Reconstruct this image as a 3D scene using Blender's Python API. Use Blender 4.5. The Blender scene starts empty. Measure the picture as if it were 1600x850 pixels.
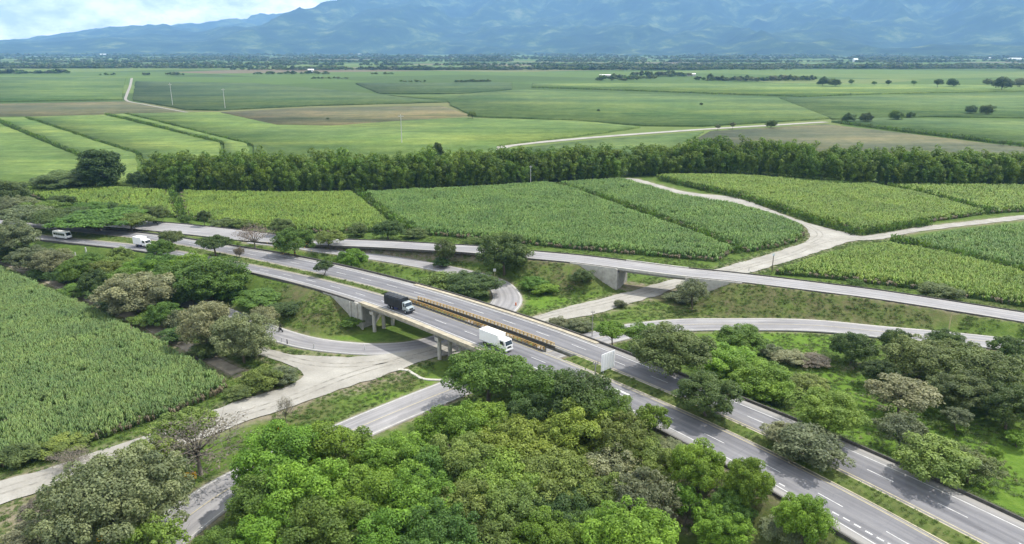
import bpy, bmesh, math, random
import numpy as np
from mathutils import Vector, Matrix, Euler

rad = math.radians
rng = np.random.default_rng(7)
random.seed(7)
scene = bpy.context.scene
COL = scene.collection

# ------------------------------------------------------------------ camera
CAM_H, HFOV, HORIZON = 68.0, 70.0, 76.0
FPX = 800.0 / math.tan(rad(HFOV / 2))
PITCH = math.atan((425.0 - HORIZON) / FPX)
cam_data = bpy.data.cameras.new('camera')
cam = bpy.data.objects.new('camera', cam_data)
COL.objects.link(cam)
cam.location = (0, 0, CAM_H)
cam.rotation_euler = (rad(90) - PITCH, 0, 0)
cam_data.sensor_fit = 'HORIZONTAL'
cam_data.angle = rad(HFOV)
cam_data.clip_start = 0.5
cam_data.clip_end = 120000
scene.camera = cam

# ------------------------------------------------------------------ light
SUN_DIR = Vector((0.80, 0.45, 0.0)).normalized() * math.cos(rad(57)) + Vector((0, 0, math.sin(rad(57))))
sun_data = bpy.data.lights.new('sun', 'SUN')
sun_data.energy = 4.8
sun_data.angle = rad(0.6)
sun_data.color = (1.0, 0.95, 0.87)
sun = bpy.data.objects.new('sun', sun_data)
COL.objects.link(sun)
sun.rotation_euler = SUN_DIR.to_track_quat('Z', 'Y').to_euler()

world = bpy.data.worlds.new('World')
scene.world = world
world.use_nodes = True
nt = world.node_tree
nt.nodes.clear()


def N(tree, kind, **kw):
    n = tree.nodes.new(kind)
    for k, v in kw.items():
        if k == 'inp':
            for a, b in v.items():
                n.inputs[a].default_value = b
        else:
            setattr(n, k, v)
    return n


w_out = N(nt, 'ShaderNodeOutputWorld')
w_bg = N(nt, 'ShaderNodeBackground', inp={'Strength': 0.1})
sky = N(nt, 'ShaderNodeTexSky', sky_type='NISHITA', sun_disc=False)
sky.sun_elevation = rad(57)
sky.sun_rotation = math.atan2(SUN_DIR.x, SUN_DIR.y)
sky.air_density = 1.0
sky.dust_density = 0.6
tc = N(nt, 'ShaderNodeTexCoord')
mp = N(nt, 'ShaderNodeMapping')
mp.inputs['Scale'].default_value = (5.0, 5.0, 11.0)
mp.inputs['Location'].default_value = (1.3, 0.4, 2.2)
cn = N(nt, 'ShaderNodeTexNoise', inp={'Scale': 1.6, 'Detail': 8.0, 'Roughness': 0.6, 'Distortion': 0.25})
cr = N(nt, 'ShaderNodeValToRGB')
cr.color_ramp.elements[0].position = 0.27
cr.color_ramp.elements[0].color = (0, 0, 0, 1)
cr.color_ramp.elements[1].position = 0.46
cr.color_ramp.elements[1].color = (1, 1, 1, 1)
cn2 = N(nt, 'ShaderNodeTexNoise', inp={'Scale': 3.2, 'Detail': 6.0, 'Roughness': 0.6})
cr2 = N(nt, 'ShaderNodeValToRGB')
cr2.color_ramp.elements[0].position = 0.38
cr2.color_ramp.elements[0].color = (8.0, 8.3, 8.8, 1)
cr2.color_ramp.elements[1].position = 0.62
cr2.color_ramp.elements[1].color = (17.0, 16.7, 16.2, 1)
mx = N(nt, 'ShaderNodeMix', data_type='RGBA')
L = nt.links.new
L(tc.outputs['Generated'], mp.inputs['Vector'])
L(mp.outputs[0], cn.inputs['Vector'])
L(mp.outputs[0], cn2.inputs['Vector'])
L(cn.outputs['Fac'], cr.inputs[0])
L(cn2.outputs['Fac'], cr2.inputs[0])
L(cr.outputs[0], mx.inputs['Factor'])
L(sky.outputs[0], mx.inputs['A'])
L(cr2.outputs[0], mx.inputs['B'])
L(mx.outputs['Result'], w_bg.inputs[0])
L(w_bg.outputs[0], w_out.inputs[0])

scene.view_settings.view_transform = 'Standard'
scene.view_settings.look = 'None'
scene.view_settings.exposure = 0.42
scene.view_settings.gamma = 1.0
scene.view_settings.use_curve_mapping = False
scene.render.engine = 'CYCLES'
scene.cycles.max_bounces = 6
scene.cycles.transparent_max_bounces = 8
scene.cycles.diffuse_bounces = 3
scene.cycles.transmission_bounces = 3
scene.cycles.volume_bounces = 1
scene.cycles.use_denoising = True


# ------------------------------------------------------------------ geometry helpers
def G(px, py, z=0.0):
    """Where the line of sight through a point of the photograph meets the level z."""
    dx, dy = (px - 800.0) / FPX, -(py - 425.0) / FPX
    dz = -math.sin(PITCH) + dy * math.cos(PITCH)
    t = (CAM_H - z) / -dz
    return np.array([dx * t, (math.cos(PITCH) + dy * math.sin(PITCH)) * t, z])


def mpp(p):
    """metres per photograph pixel at a place"""
    d = (p[1]) * math.cos(PITCH) + (CAM_H - p[2]) * math.sin(PITCH)
    return d / FPX


def tag(o, label=None, cat=None, group=None, kind=None):
    if label: o['label'] = label
    if cat: o['category'] = cat
    if group: o['group'] = group
    if kind: o['kind'] = kind
    return o


def link(o, parent=None):
    COL.objects.link(o)
    if parent is not None:
        o.parent = parent
    return o


def empty(name, loc=(0, 0, 0), rz=0.0):
    o = bpy.data.objects.new(name, None)
    o.empty_display_size = 0.5
    o.location = loc
    o.rotation_euler = (0, 0, rz)
    return link(o)


def obj(name, me, parent=None, loc=None):
    o = bpy.data.objects.new(name, me)
    if loc is not None:
        o.location = loc
    return link(o, parent)


def mesh_arr(name, V, F, mat=None, smooth=False, attrs=None):
    """mesh from numpy arrays; F is (M,k)"""
    V = np.asarray(V, dtype=np.float32)
    F = np.asarray(F, dtype=np.int32)
    me = bpy.data.meshes.new(name)
    me.vertices.add(len(V))
    me.vertices.foreach_set('co', V.ravel())
    if len(F):
        k = F.shape[1]
        me.loops.add(F.size)
        me.loops.foreach_set('vertex_index', F.ravel())
        me.polygons.add(len(F))
        me.polygons.foreach_set('loop_start', np.arange(0, F.size, k, dtype=np.int32))
        if smooth:
            me.polygons.foreach_set('use_smooth', np.ones(len(F), dtype=bool))
    for an, (dom, typ, data) in (attrs or {}).items():
        a = me.attributes.new(an, typ, dom)
        a.data.foreach_set('vector' if typ == 'FLOAT_VECTOR' else 'value', np.asarray(data, dtype=np.int32 if typ == 'INT' else np.float32).ravel())
    me.update(calc_edges=True)
    me.validate()
    if mat: me.materials.append(mat)
    return me


class MB:
    """collects simple shapes into one mesh"""
    def __init__(s):
        s.V, s.F = [], []

    def add(s, V, F):
        b = len(s.V)
        s.V += [tuple(v) for v in V]
        s.F += [tuple(i + b for i in f) for f in F]
        return s

    def box(s, x0, x1, y0, y1, z0, z1):
        return s.add([(x0, y0, z0), (x1, y0, z0), (x1, y1, z0), (x0, y1, z0), (x0, y0, z1), (x1, y0, z1), (x1, y1, z1), (x0, y1, z1)],
                     [(0, 3, 2, 1), (4, 5, 6, 7), (0, 1, 5, 4), (1, 2, 6, 5), (2, 3, 7, 6), (3, 0, 4, 7)])

    def tube(s, pts, rads, n=8, cap=True):
        pts = [Vector(p) for p in pts]
        V, F = [], []
        for i, p in enumerate(pts):
            t = (pts[min(i + 1, len(pts) - 1)] - pts[max(i - 1, 0)]).normalized()
            a = t.orthogonal().normalized() if abs(t.z) < 0.95 else Vector((1, 0, 0))
            a = (a - t * a.dot(t)).normalized()
            b = t.cross(a)
            for k in range(n):
                q = 2 * math.pi * k / n
                V.append(p + (a * math.cos(q) + b * math.sin(q)) * rads[i])
        for i in range(len(pts) - 1):
            for k in range(n):
                k2 = (k + 1) % n
                F.append((i * n + k, i * n + k2, (i + 1) * n + k2, (i + 1) * n + k))
        if cap:
            F.append(tuple(range(n))[::-1])
            F.append(tuple((len(pts) - 1) * n + k for k in range(n)))
        return s.add(V, F)

    def prism(s, prof, y0, y1):
        """profile in x,z swept along y"""
        n = len(prof)
        V = [(x, y0, z) for x, z in prof] + [(x, y1, z) for x, z in prof]
        F = [tuple(range(n)), tuple(range(2 * n - 1, n - 1, -1))]
        F += [(i, i + n, (i + 1) % n + n, (i + 1) % n) for i in range(n)]
        return s.add(V, F)

    def mesh(s, name, mat, bevel=0.0, smooth=False):
        me = bpy.data.meshes.new(name)
        me.from_pydata(s.V, [], s.F)
        bm = bmesh.new()
        bm.from_mesh(me)
        bmesh.ops.recalc_face_normals(bm, faces=bm.faces)
        if bevel:
            bmesh.ops.bevel(bm, geom=bm.edges[:], offset=bevel, segments=2, profile=0.6, affect='EDGES', clamp_overlap=True)
        if smooth:
            for f in bm.faces: f.smooth = True
        bm.to_mesh(me)
        bm.free()
        me.materials.append(mat)
        return me

    def build(s, name, mat, parent=None, bevel=0.0, smooth=False):
        return obj(name, s.mesh(name, mat, bevel, smooth), parent)


def smooth_line(P, step=1.5):
    """Catmull-Rom through the points, resampled evenly"""
    P = np.asarray(P, float)
    Q = np.vstack([2 * P[0] - P[1], P, 2 * P[-1] - P[-2]])
    out = []
    for i in range(1, len(Q) - 2):
        p0, p1, p2, p3 = Q[i - 1], Q[i], Q[i + 1], Q[i + 2]
        for t in np.linspace(0, 1, 24, endpoint=False):
            out.append(0.5 * ((2 * p1) + (-p0 + p2) * t + (2 * p0 - 5 * p1 + 4 * p2 - p3) * t * t + (-p0 + 3 * p1 - 3 * p2 + p3) * t ** 3))
    out.append(P[-1])
    out = np.array(out)
    s = np.r_[0, np.cumsum(np.linalg.norm(np.diff(out[:, :2], axis=0), axis=1))]
    n = max(2, int(s[-1] / step) + 1)
    t = np.linspace(0, s[-1], n)
    return np.stack([np.interp(t, s, out[:, k]) for k in range(out.shape[1])], 1)


def gsmooth(a, k):
    w = np.exp(-0.5 * (np.arange(-3 * k, 3 * k + 1) / k) ** 2)
    w /= w.sum()
    return np.convolve(np.pad(a, 3 * k, mode='edge'), w, mode='valid')


def frames(P):
    t = np.gradient(P[:, :2], axis=0)
    t /= np.linalg.norm(t, axis=1)[:, None]
    return t, np.stack([-t[:, 1], t[:, 0]], 1)


def in_poly(X, Y, P):
    P = np.asarray(P)[:, :2]
    r = np.zeros(X.shape, bool)
    j = len(P) - 1
    for i in range(len(P)):
        xi, yi, xj, yj = P[i, 0], P[i, 1], P[j, 0], P[j, 1]
        c = ((yi > Y) != (yj > Y)) & (X < (xj - xi) * (Y - yi) / (yj - yi + 1e-12) + xi)
        r ^= c
        j = i
    return r


def vnoise(x, y, seed=0):
    """cheap smooth value noise"""
    xi, yi = np.floor(x), np.floor(y)
    fx, fy = x - xi, y - yi
    fx, fy = fx * fx * (3 - 2 * fx), fy * fy * (3 - 2 * fy)

    def h(a, b):
        v = np.sin(a * 127.1 + b * 311.7 + seed * 74.7) * 43758.5453
        return v - np.floor(v)
    return (h(xi, yi) * (1 - fx) + h(xi + 1, yi) * fx) * (1 - fy) + (h(xi, yi + 1) * (1 - fx) + h(xi + 1, yi + 1) * fx) * fy


def fbm(x, y, o=4, seed=0):
    a, t, n = 0.5, 0, 0
    for k in range(o):
        t = t + a * vnoise(x * 2 ** k, y * 2 ** k, seed + k)
        n += a
        a *= 0.5
    return t / n


# ------------------------------------------------------------------ materials
def new_mat(name):
    m = bpy.data.materials.new(name)
    m.use_nodes = True
    t = m.node_tree
    t.nodes.clear()
    out = N(t, 'ShaderNodeOutputMaterial')
    b = N(t, 'ShaderNodeBsdfPrincipled')
    b.inputs['Roughness'].default_value = 0.85
    b.inputs['Specular IOR Level'].default_value = 0.25
    t.links.new(b.outputs[0], out.inputs[0])
    return m, t, b, out


def c4(c): return (c[0], c[1], c[2], 1.0)


def ramp(t, src, stops):
    r = N(t, 'ShaderNodeValToRGB')
    e = r.color_ramp.elements
    while len(e) < len(stops): e.new(0.5)
    for i, (p, c) in enumerate(stops):
        e[i].position = p
        e[i].color = c4(c) if not isinstance(c, (int, float)) else (c, c, c, 1)
    t.links.new(src, r.inputs[0])
    return r.outputs[0]


def noise(t, scale, detail=4, rough=0.6, vec=None, dist=0.0):
    n = N(t, 'ShaderNodeTexNoise', inp={'Scale': scale, 'Detail': detail, 'Roughness': rough, 'Distortion': dist})
    if vec is None:
        g = N(t, 'ShaderNodeNewGeometry')
        vec = g.outputs['Position']
    t.links.new(vec, n.inputs['Vector'])
    return n.outputs['Fac']


def mixc(t, f, a, b, mode='MIX'):
    m = N(t, 'ShaderNodeMix', data_type='RGBA', blend_type=mode)
    for s, v in (('Factor', f), ('A', a), ('B', b)):
        i = m.inputs[s] if s == 'Factor' else [q for q in m.inputs if q.name == s and q.type == 'RGBA'][0]
        if hasattr(v, 'links'):
            t.links.new(v, i)
        else:
            i.default_value = v if isinstance(v, float) else c4(v)
    return m.outputs['Result'] if False else [o for o in m.outputs if o.type == 'RGBA'][0]


def bump(t, b, h, strength=0.4, dist=0.1):
    n = N(t, 'ShaderNodeBump', inp={'Strength': strength, 'Distance': dist})
    t.links.new(h, n.inputs['Height'])
    t.links.new(n.outputs[0], b.inputs['Normal'])


ALB = 0.74


def setbase(t, b, c, k=None):
    k = ALB if k is None else k
    c = mixc(t, 1.0, c, (k, k, k), 'MULTIPLY')
    t.links.new(c, b.inputs['Base Color'])
    return c


def plain(name, c, rough=0.7, var=0.12, scale=3.0, metal=0.0, spec=0.3):
    m, t, b, _ = new_mat(name)
    col = ramp(t, noise(t, scale), [(0.3, tuple(x * (1 - var) for x in c)), (0.7, tuple(min(1, x * (1 + var)) for x in c))])
    setbase(t, b, col, 1.0 if 'white' in name or 'flower' in name or 'sign' in name else ALB)
    b.inputs['Roughness'].default_value = rough
    b.inputs['Metallic'].default_value = metal
    b.inputs['Specular IOR Level'].default_value = spec
    return m


def leaf_mat(name, dark, light, trans=0.28, big=0.05):
    """foliage: each leaf has its own shade, each plant its own tint"""
    m, t, b, out = new_mat(name)
    a = N(t, 'ShaderNodeAttribute', attribute_name='rnd')
    oi = N(t, 'ShaderNodeObjectInfo')
    base = ramp(t, a.outputs['Fac'], [(0.0, dark), (1.0, light)])
    hue = N(t, 'ShaderNodeHueSaturation')
    mr = N(t, 'ShaderNodeMapRange', inp={'To Min': 0.485, 'To Max': 0.515})
    mv = N(t, 'ShaderNodeMapRange', inp={'To Min': 0.82, 'To Max': 1.18})
    t.links.new(oi.outputs['Random'], mr.inputs['Value'])
    nz = noise(t, big, 3, 0.6)
    ad = N(t, 'ShaderNodeMath', operation='FRACT')
    ml = N(t, 'ShaderNodeMath', operation='MULTIPLY', inp={1: 7.31})
    t.links.new(oi.outputs['Random'], ml.inputs[0])
    t.links.new(ml.outputs[0], ad.inputs[0])
    t.links.new(ad.outputs[0], mv.inputs['Value'])
    t.links.new(mr.outputs[0], hue.inputs['Hue'])
    t.links.new(mv.outputs[0], hue.inputs['Value'])
    t.links.new(base, hue.inputs['Color'])
    col = mixc(t, 0.6, hue.outputs[0], ramp(t, nz, [(0.3, (0.66, 0.72, 0.75)), (0.7, (1.38, 1.28, 1.05))]), 'MULTIPLY')
    col = setbase(t, b, col)
    b.inputs['Roughness'].default_value = 0.6
    b.inputs['Specular IOR Level'].default_value = 0.3
    tr = N(t, 'ShaderNodeBsdfTranslucent')
    t.links.new(mixc(t, 1.0, col, (1.2, 1.25, 0.6), 'MULTIPLY'), tr.inputs['Color'])
    ms = N(t, 'ShaderNodeMixShader', inp={0: trans})
    t.links.new(b.outputs[0], ms.inputs[1])
    t.links.new(tr.outputs[0], ms.inputs[2])
    t.links.new(ms.outputs[0], out.inputs[0])
    return m


M = {}
LEAF = dict(
    bright=((0.090, 0.185, 0.016), (0.25, 0.43, 0.045)),
    mid=((0.060, 0.125, 0.018), (0.17, 0.29, 0.046)),
    dark=((0.044, 0.090, 0.022), (0.125, 0.20, 0.050)),
    olive=((0.095, 0.148, 0.028), (0.265, 0.355, 0.08)),
    yellow=((0.115, 0.182, 0.024), (0.32, 0.43, 0.07)),
    pale=((0.14, 0.155, 0.075), (0.40, 0.41, 0.235)),
    grey=((0.092, 0.122, 0.060), (0.265, 0.31, 0.165)),
    brown=((0.072, 0.112, 0.031), (0.205, 0.272, 0.085)),
    stone=((0.105, 0.138, 0.058), (0.325, 0.37, 0.185)),
    twig=((0.13, 0.115, 0.09), (0.29, 0.26, 0.21)),
    pink=((0.20, 0.15, 0.13), (0.37, 0.29, 0.25)),
)
for k, (d, l) in LEAF.items():
    M['leaf_' + k] = leaf_mat('leaf_' + k, d, l, 0.25, 0.28)
M['flower'] = plain('yellow_flower', (0.60, 0.36, 0.04))
M['bamboo'] = leaf_mat('bamboo_leaf', (0.060, 0.122, 0.015), (0.27, 0.41, 0.055), 0.3, 0.1)
M['cane_near'] = leaf_mat('cane_near', (0.10, 0.18, 0.055), (0.255, 0.375, 0.135), 0.22, 0.09)
M['cane_mid'] = leaf_mat('cane_mid', (0.085, 0.175, 0.042), (0.215, 0.355, 0.10), 0.22, 0.06)
M['cane_bright'] = leaf_mat('cane_bright', (0.12, 0.21, 0.03), (0.28, 0.41, 0.085), 0.22, 0.06)
M['cane_dry'] = leaf_mat('cane_dry', (0.12, 0.10, 0.065), (0.27, 0.23, 0.16), 0.1, 0.2)
M['weed'] = leaf_mat('weed', (0.045, 0.095, 0.014), (0.15, 0.23, 0.04), 0.2, 0.05)
M['bark'] = plain('bark', (0.13, 0.105, 0.08), 0.9, 0.3, 4.0)
M['bark_pale'] = plain('bark_pale', (0.24, 0.21, 0.18), 0.9, 0.25, 4.0)
M['concrete'] = plain('concrete', (0.40, 0.385, 0.35), 0.85, 0.22, 1.2)
M['concrete_pale'] = plain('concrete_pale', (0.52, 0.50, 0.45), 0.85, 0.2, 1.0)
M['concrete_dark_shade'] = plain('concrete_dark_shade', (0.10, 0.095, 0.085), 0.9, 0.35, 1.5)  # on kerbs and rail plinths the darkness is shade put into the colour
M['kerb_tan'] = plain('kerb_tan', (0.46, 0.41, 0.31), 0.85, 0.25, 0.8)
M['rail_yellow'] = plain('rail_yellow', (0.62, 0.41, 0.13), 0.6, 0.3, 2.5)
M['rail_rust'] = plain('rail_rust', (0.52, 0.33, 0.11), 0.7, 0.35, 3.0)
M['paint_white'] = plain('paint_white', (0.50, 0.50, 0.49), 0.7, 0.30, 1.2)
M['paint_yellow'] = plain('paint_yellow', (0.58, 0.50, 0.27), 0.7, 0.25, 1.5)
M['metal_white'] = plain('metal_white', (0.78, 0.78, 0.77), 0.35, 0.05, 1.0, 0.0, 0.5)
M['metal_grey'] = plain('metal_grey', (0.42, 0.44, 0.45), 0.4, 0.12, 1.0, 0.3, 0.5)
M['metal_dark'] = plain('metal_dark', (0.035, 0.035, 0.04), 0.5, 0.2, 2.0, 0.0, 0.4)
M['tarp'] = plain('black_tarp', (0.018, 0.022, 0.027), 0.55, 0.35, 1.5, 0.0, 0.4)
M['cab_grey'] = plain('cab_grey', (0.36, 0.42, 0.44), 0.3, 0.08, 1.0, 0.0, 0.6)
M['tyre'] = plain('tyre', (0.02, 0.02, 0.02), 0.9)
M['glass'] = plain('vehicle_glass', (0.02, 0.03, 0.035), 0.08, 0.05, 1.0, 0.0, 0.8)
M['lamp'] = plain('lamp_lens', (0.75, 0.75, 0.7), 0.15, 0.05, 1.0, 0.0, 0.8)
M['red'] = plain('red_paint', (0.45, 0.04, 0.03), 0.4)
M['blue_dark'] = plain('dark_blue_paint', (0.03, 0.03, 0.10), 0.5)
M['sign_yellow'] = plain('sign_yellow', (0.85, 0.48, 0.03), 0.5, 0.05)
M['black'] = plain('black_paint', (0.015, 0.015, 0.015), 0.6)
M['orange'] = plain('orange_paint', (0.65, 0.16, 0.03), 0.6)
M['skin'] = plain('skin', (0.28, 0.16, 0.10), 0.6)
M['cloth_dark'] = plain('dark_cloth', (0.03, 0.03, 0.045), 0.9)
M['roof_white'] = plain('roof_white', (0.75, 0.75, 0.74), 0.6)
M['wall_pale'] = plain('wall_pale', (0.62, 0.58, 0.52), 0.8)
M['roof_red'] = plain('roof_red', (0.40, 0.17, 0.10), 0.8)
M['pole_pale'] = plain('pole_pale', (0.62, 0.61, 0.58), 0.7)


def ground_mat():
    m, t, b, _ = new_mat('ground_grass')
    g = N(t, 'ShaderNodeNewGeometry').outputs['Position']
    dirt = N(t, 'ShaderNodeAttribute', attribute_name='dirt').outputs['Fac']
    lush = N(t, 'ShaderNodeAttribute', attribute_name='lush').outputs['Fac']
    dry = N(t, 'ShaderNodeAttribute', attribute_name='dry').outputs['Fac']
    n1, n2, n3 = noise(t, 0.07, 5, 0.6, g), noise(t, 0.55, 6, 0.7, g), noise(t, 3.0, 3, 0.7, g)
    grass = ramp(t, n2, [(0.25, (0.055, 0.095, 0.02)), (0.5, (0.095, 0.15, 0.03)), (0.75, (0.155, 0.20, 0.05))])
    lushc = ramp(t, n2, [(0.25, (0.07, 0.14, 0.016)), (0.5, (0.115, 0.205, 0.026)), (0.75, (0.175, 0.265, 0.045))])
    dryc = ramp(t, n2, [(0.25, (0.065, 0.075, 0.03)), (0.5, (0.125, 0.125, 0.055)), (0.75, (0.19, 0.165, 0.09))])
    dirtc = ramp(t, n3, [(0.25, (0.20, 0.165, 0.115)), (0.75, (0.36, 0.31, 0.235))])
    n1c = ramp(t, n1, [(0.38, 0.0), (0.66, 1.0)])
    c = mixc(t, n1c, grass, mixc(t, 0.3, grass, lushc))
    c = mixc(t, lush, c, lushc)
    mul = N(t, 'ShaderNodeMath', operation='MULTIPLY')
    t.links.new(dry, mul.inputs[0])
    t.links.new(ramp(t, noise(t, 0.25, 4, 0.65, g), [(0.33, 0.25), (0.6, 1.0)]), mul.inputs[1])
    c = mixc(t, mul.outputs[0], c, dryc)
    mul2 = N(t, 'ShaderNodeMath', operation='MULTIPLY')
    t.links.new(dirt, mul2.inputs[0])
    t.links.new(ramp(t, noise(t, 0.5, 4, 0.7, g), [(0.36, 0.1), (0.56, 1.0)]), mul2.inputs[1])
    c = mixc(t, mul2.outputs[0], c, dirtc)
    # the open plain far off: a patchwork of cane plots
    vo = N(t, 'ShaderNodeTexVoronoi', feature='F1', inp={'Scale': 1.0, 'Randomness': 0.85})
    mpn = N(t, 'ShaderNodeMapping')
    mpn.inputs['Scale'].default_value = (0.0016, 0.0026, 1.0)
    mpn.inputs['Rotation'].default_value = (0, 0, 0.35)
    t.links.new(g, mpn.inputs['Vector'])
    t.links.new(mpn.outputs[0], vo.inputs['Vector'])
    sep = N(t, 'ShaderNodeSeparateColor')
    t.links.new(vo.outputs['Color'], sep.inputs[0])
    farc = ramp(t, sep.outputs[0], [(0.0, (0.06, 0.10, 0.03)), (0.3, (0.085, 0.145, 0.035)), (0.6, (0.115, 0.18, 0.045)), (0.85, (0.15, 0.20, 0.06)), (1.0, (0.17, 0.135, 0.09))])
    farc = mixc(t, 0.5, farc, ramp(t, noise(t, 0.02, 5, 0.7, g), [(0.3, (0.7, 0.72, 0.7)), (0.7, (1.3, 1.25, 1.25))]), 'MULTIPLY')
    sx = N(t, 'ShaderNodeSeparateXYZ')
    t.links.new(g, sx.inputs[0])
    far = N(t, 'ShaderNodeMapRange', inp={'From Min': 420.0, 'From Max': 520.0})
    t.links.new(sx.outputs['Y'], far.inputs['Value'])
    c = mixc(t, far.outputs[0], c, farc)
    setbase(t, b, c)
    b.inputs['Roughness'].default_value = 0.95
    b.inputs['Specular IOR Level'].default_value = 0.1
    bump(t, b, n2, 0.9, 0.35)
    return m


def road_mat(name, base, light, tracks=True, w=10.0):
    """worn asphalt: u runs across in metres, darker in the driven lanes"""
    m, t, b, _ = new_mat(name)
    g = N(t, 'ShaderNodeNewGeometry').outputs['Position']
    n1, n2 = noise(t, 0.15, 5, 0.65, g), noise(t, 6.0, 3, 0.7, g)
    c = ramp(t, n1, [(0.3, tuple(x * 0.88 for x in base)), (0.7, tuple(x * 1.1 for x in base))])
    lat = N(t, 'ShaderNodeAttribute', attribute_name='shoulder').outputs['Fac']
    c = mixc(t, lat, c, light)
    uv = N(t, 'ShaderNodeAttribute', attribute_name='lane')
    mpn = N(t, 'ShaderNodeMapping')
    mpn.inputs['Scale'].default_value = (1.3, 0.03, 1)
    t.links.new(uv.outputs['Vector'], mpn.inputs['Vector'])
    st = noise(t, 1.0, 4, 0.6, mpn.outputs[0])
    c = mixc(t, 0.8, c, ramp(t, st, [(0.3, (0.70, 0.70, 0.72)), (0.7, (1.2, 1.19, 1.17))]), 'MULTIPLY')
    c = mixc(t, 0.5, c, ramp(t, n2, [(0.3, (0.85, 0.85, 0.85)), (0.7, (1.15, 1.15, 1.15))]), 'MULTIPLY')
    sxy = N(t, 'ShaderNodeSeparateXYZ')
    t.links.new(uv.outputs['Vector'], sxy.inputs[0])
    w1 = N(t, 'ShaderNodeMath', operation='MULTIPLY', inp={1: 3.49})
    t.links.new(sxy.outputs['X'], w1.inputs[0])
    w2 = N(t, 'ShaderNodeMath', operation='SINE')
    t.links.new(w1.outputs[0], w2.inputs[0])
    w3 = N(t, 'ShaderNodeMapRange', inp={'From Min': -1.0, 'From Max': 1.0, 'To Min': 0.0, 'To Max': 1.0})
    t.links.new(w2.outputs[0], w3.inputs['Value'])
    c = mixc(t, 0.6, c, ramp(t, w3.outputs[0], [(0.1, (0.84, 0.84, 0.85)), (0.8, (1.06, 1.06, 1.05))]), 'MULTIPLY')
    mp2 = N(t, 'ShaderNodeMapping')
    mp2.inputs['Scale'].default_value = (0.27, 0.05, 1)
    t.links.new(uv.outputs['Vector'], mp2.inputs['Vector'])
    vr = N(t, 'ShaderNodeTexVoronoi', distance='CHEBYCHEV', inp={'Scale': 1.0, 'Randomness': 0.9})
    t.links.new(mp2.outputs[0], vr.inputs['Vector'])
    sc_ = N(t, 'ShaderNodeSeparateColor')
    t.links.new(vr.outputs['Color'], sc_.inputs[0])
    c = mixc(t, 0.75, c, ramp(t, sc_.outputs[0], [(0.0, (0.80, 0.80, 0.82)), (0.35, (0.98, 0.98, 0.98)), (0.8, (1.02, 1.02, 1.02)), (1.0, (1.15, 1.14, 1.12))]), 'MULTIPLY')
    mp3 = N(t, 'ShaderNodeMapping')
    mp3.inputs['Scale'].default_value = (0.55, 0.55, 1)
    t.links.new(uv.outputs['Vector'], mp3.inputs['Vector'])
    cr_ = N(t, 'ShaderNodeTexVoronoi', feature='DISTANCE_TO_EDGE', inp={'Scale': 0.35, 'Randomness': 1.0})
    t.links.new(mp3.outputs[0], cr_.inputs['Vector'])
    c = mixc(t, 0.22, c, ramp(t, cr_.outputs['Distance'], [(0.0, (0.45, 0.45, 0.45)), (0.012, (1.0, 1.0, 1.0))]), 'MULTIPLY')
    setbase(t, b, c)
    b.inputs['Roughness'].default_value = 0.85
    return m


def gravel_mat():
    m, t, b, _ = new_mat('gravel')
    g = N(t, 'ShaderNodeNewGeometry').outputs['Position']
    c = ramp(t, noise(t, 0.12, 6, 0.65, g), [(0.3, (0.30, 0.285, 0.25)), (0.7, (0.47, 0.455, 0.41))])
    c = mixc(t, 0.7, c, ramp(t, noise(t, 2.5, 5, 0.7, g), [(0.3, (0.82, 0.82, 0.82)), (0.7, (1.12, 1.12, 1.12))]), 'MULTIPLY')
    setbase(t, b, c)
    b.inputs['Roughness'].default_value = 0.95
    bump(t, b, noise(t, 4.0, 4, 0.7, g), 0.5, 0.05)
    return m


def field_mat(name, dark, light, ang=0.3, rows=0.5, bmp=0.8):
    m, t, b, _ = new_mat(name)
    g = N(t, 'ShaderNodeNewGeometry').outputs['Position']
    mpn = N(t, 'ShaderNodeMapping')
    mpn.inputs['Rotation'].default_value = (0, 0, ang)
    mpn.inputs['Scale'].default_value = (0.02, 0.16, 0.1)
    t.links.new(g, mpn.inputs['Vector'])
    n1 = noise(t, 1.0, 6, 0.7, mpn.outputs[0])
    n2 = noise(t, 0.35, 5, 0.75, g)
    c = ramp(t, n1, [(0.28, dark), (0.72, light)])
    c = mixc(t, 0.8, c, ramp(t, n2, [(0.3, (0.72, 0.75, 0.72)), (0.7, (1.25, 1.22, 1.2))]), 'MULTIPLY')
    c = mixc(t, 0.85, c, ramp(t, noise(t, 0.008, 5, 0.65, g), [(0.35, (0.62, 0.74, 0.72)), (0.65, (1.25, 1.12, 1.05))]), 'MULTIPLY')
    mp2 = N(t, 'ShaderNodeMapping')
    mp2.inputs['Rotation'].default_value = (0, 0, ang + 0.15)
    mp2.inputs['Scale'].default_value = (0.0022, 0.017, 0.1)
    t.links.new(g, mp2.inputs['Vector'])
    c = mixc(t, 0.8, c, ramp(t, noise(t, 1.0, 6, 0.7, mp2.outputs[0]), [(0.36, (0.52, 0.62, 0.66)), (0.5, (0.98, 0.98, 0.98)), (0.64, (1.4, 1.22, 1.1))]), 'MULTIPLY')
    setbase(t, b, c)
    b.inputs['Roughness'].default_value = 0.9
    b.inputs['Specular IOR Level'].default_value = 0.1
    c = mixc(t, 0.9, c, ramp(t, noise(t, 0.06, 5, 0.75, g), [(0.3, (0.66, 0.70, 0.68)), (0.7, (1.3, 1.26, 1.25))]), 'MULTIPLY')
    setbase(t, b, c)
    bump(t, b, n2, bmp, 1.2)
    return m


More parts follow.
